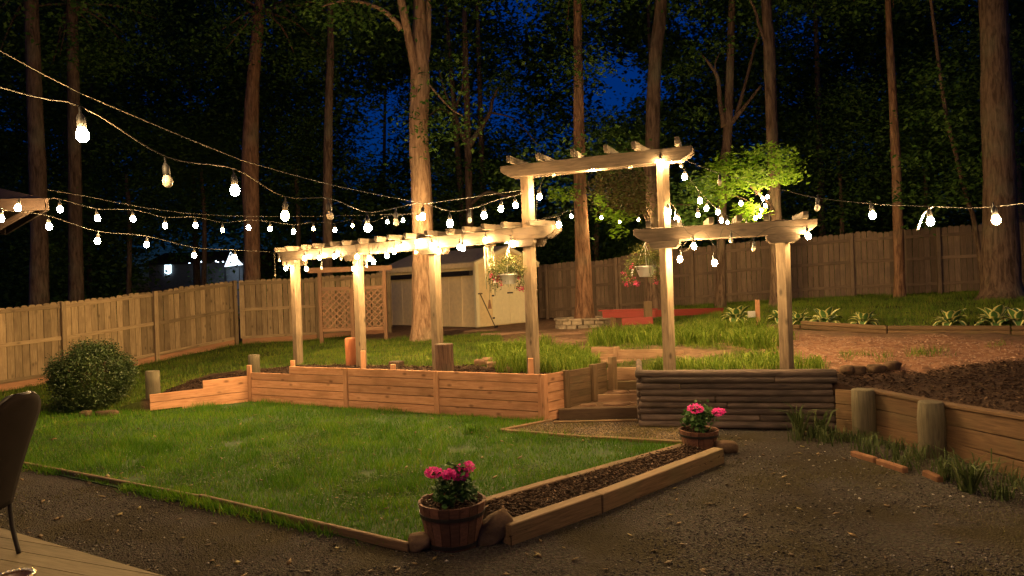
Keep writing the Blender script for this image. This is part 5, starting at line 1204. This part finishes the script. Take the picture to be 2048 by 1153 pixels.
cl = [(rg.uniform(1212, 1262), rg.uniform(425, 468), rg.uniform(15.6, 16.0)) for _ in range(13)] + [(rg.uniform(1195, 1225), rg.uniform(400, 430), 15.8) for _ in range(5)]
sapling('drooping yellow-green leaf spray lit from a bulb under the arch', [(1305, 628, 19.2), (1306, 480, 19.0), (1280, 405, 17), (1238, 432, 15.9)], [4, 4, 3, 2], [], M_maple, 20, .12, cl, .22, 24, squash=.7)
cl = [(rg.uniform(1355, 1415), rg.uniform(360, 460), rg.uniform(13.5, 15.5)) for _ in range(22)]
sapling('leafy sapling just right of the tall arch post', [(1309, 625, 19.3), (1310, 500, 19.0), (1340, 420, 16), (1385, 410, 15)], [5, 5, 4, 2], [], M_leaf, 34, .11, cl, .3, 25, squash=.6)
cl = [(rg.uniform(1180, 1300), 285 + rg.uniform(-50, 45), rg.uniform(19.5, 21.5)) for _ in range(26)]
sapling('dark green leafy young tree showing above the arch beam', [(1304, 618, 20.5), (1305, 420, 20.5), (1285, 330, 20.5), (1235, 285, 20.5)], [7, 6, 5, 3], [], M_leaf, 80, .15, cl, .55, 26, squash=.6)
# understory beyond the fences
def under(label, u0, u1, v0, v1, d0, d1, n_, seed, trunk):
    r_ = random.Random(seed); c_ = [(r_.uniform(u0, u1), r_.uniform(v0, v1), r_.uniform(d0, d1)) for _ in range(n_)]
    um = (u0+u1)/2; sapling(label, [(um, 640, d1), (um+4, 450, d1), (um-3, (v0+v1)/2, d1)], [10, 9, 6], [], M_leaf, 150, .135, c_, .85, seed, squash=.7)
under('understory tree filling the gap between the two left-edge trunks', 20, 130, 380, 560, 22, 25, 26, 31, 0)
under('understory tree in the dark between slim tree and leaning tree', 180, 330, 230, 470, 25, 28, 38, 32, 0)
under('understory tree close left of the leaning tawny tree', 330, 480, 250, 420, 26, 29, 34, 33, 0)
under('understory tree between leaning tree and thin pale-barked tree', 545, 640, 220, 420, 26, 29, 26, 34, 0)
under('understory tree low behind the shed roof', 870, 1050, 340, 470, 26, 29, 34, 35, 0)
under('understory tree right of the ringed tree, above the old fence', 1090, 1290, 440, 560, 26, 29, 26, 36, 0)
under('understory tree behind the maple, above the old fence', 1590, 1770, 180, 440, 21, 24, 52, 37, 0)
under('understory tree between slender tree and thin leaning sapling', 1800, 1900, 120, 420, 21, 24, 40, 38, 0)
under('understory tree around the massive right-edge trunk', 1900, 2080, 60, 420, 19, 23, 50, 39, 0)

# the far wood reads as one dark mass
GAPS = ((335, 540, 110, 1.0), (425, 530, 120, 1.0), (470, 518, 110, 1.0), (760, 270, 110, .8), (690, 130, 60, .4), (1060, 30, 90, .85), (1000, 210, 130, .75), (1230, 190, 130, .95), (1340, 190, 60, .9), (1120, 300, 100, .6), (1400, 60, 90, .6), (1600, 90, 100, .7), (1750, 160, 50, .5), (430, 180, 30, .5), (560, 10, 60, .6), (1400, 280, 40, .8), (950, 110, 60, .5), (800, 180, 60, .6))
cs = []
rw = np.random.default_rng(11)
tries = 0
while len(cs) < 2400 and tries < 60000:
    tries += 1
    az = rw.uniform(-.86, .86); y_ = rw.uniform(28, 52); x_ = az*y_; el = rw.uniform(-.02, .52); z_ = 1.5 + el*y_
    u_ = 1024 + az*FPX; v_ = 577 - (z_-1.95)/y_*FPX
    gap = 0.0
    for (gu, gv, gr, gs) in GAPS:
        gap = max(gap, min(.97, 1.25*gs*math.exp(-((u_-gu)**2+(v_-gv)**2)/(gr*gr*.42))))
    if rw.random() < gap: continue
    cs.append((x_, y_, z_))
v, f = leaves(cs, 1.35, 190, .235, squash=.75)
cb = []
while len(cb) < 2600:
    az = rw.uniform(-.9, .9); y_ = rw.uniform(50, 62); el = rw.uniform(-.02, .50); u_ = 1024 + az*FPX; v_ = 577 - el*FPX
    gap = max(min(1.0, 1.7*gs*math.exp(-((u_-gu)**2+(v_-gv)**2)/(gr*gr*.55))) for gu, gv, gr, gs in GAPS)
    if rw.random() < gap: continue
    cb.append((az*y_, y_, 1.9 + el*y_))
v2, f2_ = leaves(cb, 2.1, 60, .62, squash=.8); f = np.concatenate([f, f2_ + len(v)]); v = np.concatenate([v, v2])
me = fast_mesh('woods', v, f); me.materials.append(M_leaf); wo = bpy.data.objects.new('woods', me); COL.objects.link(wo); tag(wo, kind='stuff')
mb = MB(); rg = random.Random(77)
for i in range(16):
    y_ = rg.uniform(27, 50); x_ = rg.uniform(-.82, .82)*y_; z_ = ht(x_, y_); ln_x = rg.uniform(-.7, .7)
    mb.tube([(x_, y_, z_-.2), (x_+ln_x*.3, y_, z_+5), (x_+ln_x, y_, z_+14)], [rg.uniform(.12, .3), .14, .08], n=7, cap=False)
o = mb.build('wood_trunks', M_bark, None, True); tag(o, kind='stuff')

# ------------------------------------------------------------------ shrub, hostas, beds
sq = SHR; st_ = thing('round_shrub', 'clipped round boxwood shrub on the lawn in front of the left fence', 'shrub', (sq.x, sq.y, 0))
rs = 73*sq.y/FPX
cs = []
for i in range(520):
    a, b_ = RNG.uniform(0, 2*np.pi), np.arccos(RNG.uniform(-.95, 1)); rr_ = rs*(.76 + .18*RNG.random() + .22*noise.noise(Vector((math.cos(a)*2.3, math.sin(a)*2.3, b_*2))))
    cs.append((sq.x + rr_*math.sin(b_)*math.cos(a), sq.y + rr_*math.sin(b_)*math.sin(a), rs*.88 + rr_*math.cos(b_)*.98))
cs = [c for c in cs if c[2] > .03]
leaf_obj('foliage', M_box, st_, cs, .13, 60, .042, flat=.6)
mb = MB()
for i in range(14):
    a = i*2.4; mb.tube(catmull([Vector((sq.x+.05*math.cos(a), sq.y+.05*math.sin(a), 0)), Vector((sq.x+.25*math.cos(a), sq.y+.25*math.sin(a), .5)), Vector((sq.x+.5*math.cos(a), sq.y+.5*math.sin(a), .9))], 4), .012, n=5)
mb.build('stem', M_bark, st_, True)
m, nt, p = new_mat('hosta_leaf'); L = nt.links.new
at = N(nt, 'ShaderNodeAttribute'); at.attribute_name = 'edge'
oi = N(nt, 'ShaderNodeObjectInfo')
c = mixc(nt, (0.06, 0.14, 0.03), (0.62, 0.58, 0.22), ramp(nt, at.outputs['Fac'], [(.30, (0, 0, 0)), (.5, (1, 1, 1))]).outputs[0]); L(c, p.inputs['Base Color']); p.inputs['Roughness'].default_value = .55
def hosta_leaf(ln, w, droop):
    key = ('h', ln, w, droop)
    if key in _cache: return _cache[key]
    v, f, e = [], [], []; S_ = [(0, .04), (.15, .10), (.32, .7), (.5, 1), (.7, .82), (.88, .42), (1, .02)]
    for s, k in S_:
        x = s*ln; z = ln*(.75*s - droop*s*s)
        for j, t in enumerate((-1, -.62, 0, .62, 1)): v.append((x*(1-.12*s), t*k*w/2, z + abs(t)*k*w*.18)); e.append(1.0 if abs(t) > .9 else (0.35 if abs(t) > .5 else 0.0))
    for i in range(len(S_)-1):
        for j in range(4): f.append((i*5+j, i*5+j+1, (i+1)*5+j+1, (i+1)*5+j))
    me = py_mesh('leaf', v, f, True); a = me.attributes.new('edge', 'FLOAT', 'POINT'); a.data.foreach_set('value', e); me.materials.append(MATS['hosta_leaf']); _cache[key] = me; return me
def on_ground(u, v):
    d = 8.0
    while d < 24:
        q = PX(u, v, d)
        if q.z < ht(q.x, q.y): return Vector((q.x, q.y, ht(q.x, q.y)))
        d += .04
    return Vector((q.x, q.y, ht(q.x, q.y)))
HO = [(1474, 647, 1.05, 'large variegated hosta just left of the outlet stake'), (1597, 645, .8, 'variegated hosta directly right of the low right pergola post'), (1651, 645, 1.0, 'full variegated hosta second right of the low right pergola post'), (1728, 646, .85, 'low spreading hosta third right of the pergola post, left of the slender tree'),
      (1900, 641, .9, 'variegated hosta between the slender tree and massive tree'), (1990, 640, 1.0, 'variegated hosta at the foot of the massive tree'), (2035, 640, .95, 'variegated hosta cut by the right edge of view'), (1558, 650, .7, 'small hosta showing just left of the right pergola post')]
for hi, (u, v, sc, lb) in enumerate(HO):
    s_ = 1.0
    r = PX(u, v, 1.0).x; t_ = ((TA.x+TN.x*.42) - r*(TA.y+TN.y*.42))/(r*(dT.y) - dT.x); q = TA + TN*.42 + dT*t_; q = Vector((q.x, q.y, ht(q.x, q.y)))
    t = thing('hosta', lb, 'hosta plant', q, 'hostas behind the timber row'); rg = random.Random(hi)
    for i in range(24):
        lay = i//8; a = i*2.399 + rg.uniform(-.3, .3); me = hosta_leaf(round(.30 + .03*(i % 3), 2), .155, round((.35, .62, .95)[lay], 2))
        tl = (.55, .25, 0.0)[lay]
        M_ = Matrix.Translation(q + Vector((.02*math.cos(a), .02*math.sin(a), .0))) @ Matrix.Rotation(a, 4, 'Z') @ Matrix.Rotation(-tl + rg.uniform(-.15, .15), 4, 'Y') @ Matrix.Scale(sc*rg.uniform(1.05, 1.35), 4)
        put('leaf', me, MATS['hosta_leaf'], t, M_)
poly = tpoly([(960, 690, 13.6), (1000, 745, 10.7), (1060, 742, 10.35), (1130, 740, 10.35), (1175, 738, 10.75), (1192, 728, 11.3), (1185, 700, 12.6), (1080, 692, 14.0)])
bed_blades('strap_leaf_bed', poly, 9000, .26, .011, M_liri, lean=1.1)
poly = tpoly([(1182, 700, 13.2), (1245, 695, 12.9), (1335, 700, 12.2), (1440, 715, 12.2), (1545, 720, 11.0), (1600, 690, 12.6), (1470, 670, 15.0), (1240, 670, 15.2), (1182, 680, 14.6)])
bed_blades('strap_leaf_bank', poly, 13000, .25, .011, M_liri, lean=1.1)
poly = tpoly([(1305, 740, 9.5), (1560, 740, 9.05), (1660, 745, 9.0), (1640, 728, 9.9), (1560, 722, 10.6), (1480, 722, 10.6), (1330, 726, 10.2)])
bed_blades('wall_top_grass', poly, 3200, .15, .010, M_liri, lean=1.1)
poly = [(3.1, 8.55), (3.9, 8.5), (4.15, 8.1), (4.5, 7.2), (4.66, 6.2), (4.8, 5.0), (4.25, 4.8), (4.0, 6.2), (3.75, 7.3), (3.2, 8.2)]
bed_blades('planter_foot_grass', poly, 3000, .17, .011, M_dkgr, lean=1.0, zf=0.0)
for (u, v, n_, h_, lb) in [(1600, 872, 46, .34, 'dark daylily clump at the foot of the log wall'), (1640, 868, 30, .28, 'small daylily clump between log wall and planter'), (1940, 985, 40, .3, 'dark strap-leaved clump in front of the planter wall at right')]:
    q = GX(u, v, 0); a = RNG.uniform(0, 6.28, n_); r_ = RNG.uniform(0, .07, n_)
    t = thing('daylily', lb, 'plant', q)
    o = blades('foliage', q.x + r_*np.cos(a), q.y + r_*np.sin(a), np.zeros(n_), h_, .022, M_dkgr, lean=1.1, seg=2); del o['kind']
    o.data.transform(Matrix.Translation(-q)); o.parent = t
tuft = [(860, 842), (1000, 850), (1070, 838), (1060, 830)]
for i, (u, v, lb) in enumerate([(1062, 834, 'grass tuft against the plank wall near its corner'), (944, 870, 'dark weed tuft in the lawn in front of the plank wall'), (1395, 818, '')][:2]):
    q = GX(u, v, 0); t = thing('grass_tuft', lb, 'plant', q); n_ = 60; a = RNG.uniform(0, 6.28, n_); r_ = RNG.uniform(0, .16, n_)
    o = blades('foliage', q.x + r_*np.cos(a), q.y + r_*np.sin(a)*.5, np.zeros(n_), .16, .012, M_lawn, lean=.9, seg=2); del o['kind']; o.data.transform(Matrix.Translation(-q)); o.parent = t

# ------------------------------------------------------------------ deck, chair, pot
DZ = .22; D0, D1 = GX(0, 1056, DZ), GX(331, 1153, DZ); dd = (D1-D0).normalized(); dn_ = Vector((dd.y, -dd.x, 0))   # towards the camera
dk = thing('wooden_deck', 'pale deck boards at the lower left corner', 'deck', (D1.x, D1.y, 0)); bd = Vector((.925, -.38, 0)).normalized(); bn_ = Vector((bd.y, -bd.x, 0))
E_ = lambda s: D0 + dd*s
for i in range(34):
    # a board runs along bd; its far end is sawn off along the deck edge
    o0 = .143*i; s_ = o0/dd.dot(bn_) if abs(dd.dot(bn_)) > 1e-3 else 0
    def edge_pt(off): return D0 - dd*2.2 + dd*(off/dd.dot(bn_))
    sgn = 1 if dd.dot(bn_) > 0 else -1
    a = edge_pt(sgn*o0); b_ = edge_pt(sgn*(o0+.137)); ln_b = 6.0
    w0 = -bd
    if a.y < .2: break
    mb = MB(); mb.prism([(a.x, a.y), (b_.x, b_.y), (b_.x - bd.x*ln_b, b_.y - bd.y*ln_b), (a.x - bd.x*ln_b, a.y - bd.y*ln_b)] if sgn < 0 else [(a.x - bd.x*ln_b, a.y - bd.y*ln_b), (b_.x - bd.x*ln_b, b_.y - bd.y*ln_b), (b_.x, b_.y), (a.x, a.y)], DZ-.03, DZ)
    c_ = (a+b_)/2; me = py_mesh('deck_board', [Matrix.Rotation(math.atan2(bd.y, bd.x), 4, 'Z').inverted() @ (q - c_) for q in mb.v], mb.f)
    bm = bmesh.new(); bm.from_mesh(me); bmesh.ops.recalc_face_normals(bm, faces=bm.faces); bm.to_mesh(me); bm.free()
    put('deck_board', me, W_deck, dk, Matrix.Translation(c_) @ Matrix.Rotation(math.atan2(bd.y, bd.x), 4, 'Z'))
fa, fb = D0 - dd*2.2, D0 + dd*5.0; board('rim_joist', dk, (fa.x-dn_.x*-.03, fa.y-dn_.y*-.03, DZ-.12), (fb.x-dn_.x*-.03, fb.y-dn_.y*-.03, DZ-.12), .04, .17, W_deck)
for k in range(4):
    a = D0 + dd*(k*1.6-1.5) + dn_*.25; board('deck_post', dk, (a.x, a.y, -.05), (a.x, a.y, DZ-.035), .09, .09, W_deck, up=(1, 0, 0))
foot = GX(38, 1107, DZ); th = R(182); cth, sth = math.cos(th), math.sin(th)
lf = (-.27, -.23); ch_c = Vector((foot.x - (cth*lf[0]-sth*lf[1]), foot.y - (sth*lf[0]+cth*lf[1]), DZ))
ch_ = thing('patio_chair', 'dark high-backed patio chair on the deck, half cut off by the left edge', 'chair', ch_c)
def cw(x, y, z): return ch_c + Vector((cth*x - sth*y, sth*x + cth*y, z))
def ctube(name, pts, r=.013): mb = MB(); mb.tube(catmull([cw(*p) for p in pts], 5), r, n=8); return mb.build(name, M_dark, ch_, True)
for s in (-1, 1):
    ctube('leg', [(-.27, s*.23, 0), (-.23, s*.23, .2), (-.22, s*.225, .42)], .015); ctube('leg', [(.25, s*.23, 0), (.23, s*.235, .22), (.20, s*.235, .42)], .015)
    ctube('arm', [(-.26, s*.25, .66), (-.05, s*.27, .67), (.18, s*.265, .65), (.22, s*.245, .42)], .014)
mb = MB(); n_ = 8
for i in range(n_+1):
    for j in range(7):
        x, y = -.22 + .44*i/n_, -.235 + .47*j/6; mb.v.append(cw(x, y, .43 - .02*math.sin(math.pi*i/n_) - .015*math.sin(math.pi*j/6)))
for i in range(n_):
    for j in range(6): mb.f.append((i*7+j, (i+1)*7+j, (i+1)*7+j+1, i*7+j+1))
so = mb.build('seat', M_chair, ch_, True); md = so.modifiers.new('thick', 'SOLIDIFY'); md.thickness = .03
def bk(s, t):   # back panel: s across -1..1, t up 0..1 with a rounded top
    w = .235*(1 + .10*t) * (1 if t < .72 else math.sqrt(max(0, 1-((t-.72)/.285)**2.6))*.94+.06)
    return (-.215 - .20*t - .06*t*t + .035*(s*s-1)*-1*-1, s*w, .36 + .78*t)
mb = MB(); nt_, ns_ = 22, 8
for i in range(nt_+1):
    for j in range(ns_+1): mb.v.append(cw(*bk(-1+2*j/ns_, i/nt_)))
for i in range(nt_):
    for j in range(ns_): mb.f.append((i*(ns_+1)+j, i*(ns_+1)+j+1, (i+1)*(ns_+1)+j+1, (i+1)*(ns_+1)+j))
so = mb.build('backrest', M_chair, ch_, True); md = so.modifiers.new('thick', 'SOLIDIFY'); md.thickness = .02
ctube('back_frame', [bk(-1, 0), bk(-1, .2), bk(-1, .45), bk(-1, .72)] + [bk(-1, t) for t in (.82, .9, .96, .99)] + [bk(0, 1.0)] + [bk(1, t) for t in (.99, .96, .9, .82)] + [bk(1, .72), bk(1, .45), bk(1, .2), bk(1, 0)], .013)
pr = PX(24, 1158, 3.5); ph = pr.z - DZ; pt = thing('beaded_pot', 'brown round pot with a gleaming beaded metal rim at the bottom left corner', 'pot', (pr.x, pr.y, DZ))
M_pot = plain('brown_glaze', (.14, .075, .05), .35); M_bead = plain('bright_bead', (.75, .62, .38), .22, 1.0)
mb = MB(); mb.lathe([(.0005, DZ+.002), (.075, DZ+.002), (.09, DZ+ph*.3), (.10, DZ+ph*.7), (.096, pr.z), (.086, pr.z), (.085, DZ+ph*.6), (.0005, DZ+ph*.55)], (pr.x, pr.y, 0), n=28); mb.build('pot_body', M_pot, pt, True)
bm = bmesh.new(); bmesh.ops.create_icosphere(bm, subdivisions=2, radius=.0125); bme = bpy.data.meshes.new('bead'); bm.to_mesh(bme); bm.free()
for p_ in bme.polygons: p_.use_smooth = True
for i in range(26): a = 2*math.pi*i/26; put('bead', bme, M_bead, pt, Matrix.Translation((pr.x+.093*math.cos(a), pr.y+.093*math.sin(a), pr.z+.008)))

# ------------------------------------------------------------------ gazebo at the left edge
gc = Vector((PG.x, PG.y, PG.z)); gzb = thing('gazebo', 'brown gazebo corner with low hipped roof at the left edge', 'gazebo', (gc.x-1.6, gc.y+.2, 0))
GA, GB, GC_, GD = gc, gc + Vector((-2.7, 2.9, 0)), gc + Vector((-5.6, 3.2, 0)), gc + Vector((-5.2, -.5, 0)); apex = (GA+GB+GC_+GD)/4 + Vector((0, 0, .85))
mb = MB(); mb.v = [GA, GB, GC_, GD, apex] + [p_ - Vector((0, 0, .05)) for p_ in (GA, GB, GC_, GD, apex)]
mb.f = [(0, 1, 4), (1, 2, 4), (2, 3, 4), (3, 0, 4), (5, 9, 6), (6, 9, 7), (7, 9, 8), (8, 9, 5), (0, 5, 6, 1), (1, 6, 7, 2), (2, 7, 8, 3), (3, 8, 5, 0)]; mb.build('roof', M_shingle, gzb)
cr = [GA, GB, GC_, GD]
for a, b_ in zip(cr, cr[1:]+cr[:1]): board('fascia', gzb, a + (b_-a).normalized()*.01 + Vector((0, 0, -.07)), b_ - (b_-a).normalized()*.03 + Vector((0, 0, -.07)), .03, .16, W_gazebo)
for e_, q in ((GA, (-7.55, 9.35)), (GB, (-9.6, 11.3)), (GC_, (-11.4, 11.4)), (GD, (-11.0, 9.1))):
    q = Vector((q[0], q[1], gc.z)); board('post', gzb, (q.x, q.y, -.05), (q.x, q.y, gc.z-.06), .14, .14, W_gazebo, up=(1, 0, 0))
    e2 = q.lerp(e_, .85); mb = MB(); mb.tube(catmull([Vector((q.x, q.y, gc.z-.85)), q.lerp(e2, .35) + Vector((0, 0, -.45)), Vector((e2.x, e2.y, gc.z-.10))], 5), .04, n=6); mb.build('brace', W_gazebo, gzb, True)

# ------------------------------------------------------------------ the neighbour's lit house beyond the fence
hd = 46; nh = thing('neighbour_house', 'distant house beyond the left fence with cold bright lit windows', 'house', PX(420, 600, hd))
M_nwall = plain('dusk_siding', (.10, .10, .11), .8); M_cold = emit('cold_window', (.62, .86, 1.0), 2.6); M_cold2 = emit('cold_lamp', (.6, .8, 1.0), 6)
A, B = PX(300, 610, hd), PX(500, 610, hd); hz = PX(400, 528, hd).z
mb = MB(); mb.prism([(A.x, hd), (B.x, hd), (B.x, hd+6), (A.x, hd+6)], .3, hz); mb.build('wall', M_nwall, nh)
mb = MB(); rt = PX(400, 498, hd).z; mb.v = [Vector(p_) for p_ in ((A.x-.4, hd-.4, hz), (B.x+.4, hd-.4, hz), (B.x+.4, hd+6.4, hz), (A.x-.4, hd+6.4, hz), (A.x-.4, hd+3, rt), (B.x+.4, hd+3, rt))]
mb.f = [(0, 1, 5, 4), (2, 3, 4, 5), (0, 4, 3), (1, 2, 5), (3, 2, 1, 0)]; mb.build('roof', M_shingle, nh)
def pane(pts, name='window'):
    mb = MB(); 
    for dy in (0, .05): mb.v += [PX(u, v, hd-.10) + Vector((0, dy, 0)) for u, v in pts]
    n_ = len(pts); mb.f = [tuple(range(n_)), tuple(reversed(range(n_, 2*n_)))] + [(j, n_+j, n_+(j+1) % n_, (j+1) % n_) for j in range(n_)]; mb.build(name, M_cold, nh)
pane([(329, 550), (329, 529), (342, 530), (342, 546), (333, 552)])
A, B = PX(446, 560, hd-3), PX(492, 560, hd-3); sh = thing('glowing_canopy_tent', 'white peaked canopy with a self-glowing top in the neighbouring yard', 'canopy', ((A.x+B.x)/2, hd-2, .5))
c4 = [PX(449, 534, hd-3), PX(486, 530, hd-3), PX(478, 527, hd-.5), PX(451, 529, hd-.5)]; ap = PX(461, 504, hd-1.8)
mb = MB(); mb.v = c4 + [ap]; mb.f = [(0, 1, 4), (1, 2, 4), (2, 3, 4), (3, 0, 4)]; mb.build('canopy_top', emit('glowing_canvas', (.72, .88, 1.0), 3.0), sh)  # canvas emits by itself, in place of lamplight falling on it
for c_ in c4: mb = MB(); mb.tube([(c_.x, c_.y, .3), c_], .03, n=6); mb.build('pole', M_dark, sh)
for i, (u, v) in enumerate([(379, 527), (392, 526), (403, 524), (407, 527), (389, 540), (432, 523), (436, 525), (446, 524)]):
    q = PX(u, v, hd-.25); mb = MB(); mb.lathe([(.0005, -.05), (.04, -.03), (.055, 0), (.04, .03), (.0005, .05)], q, n=8); mb.build('lamp', M_cold2, nh, True)
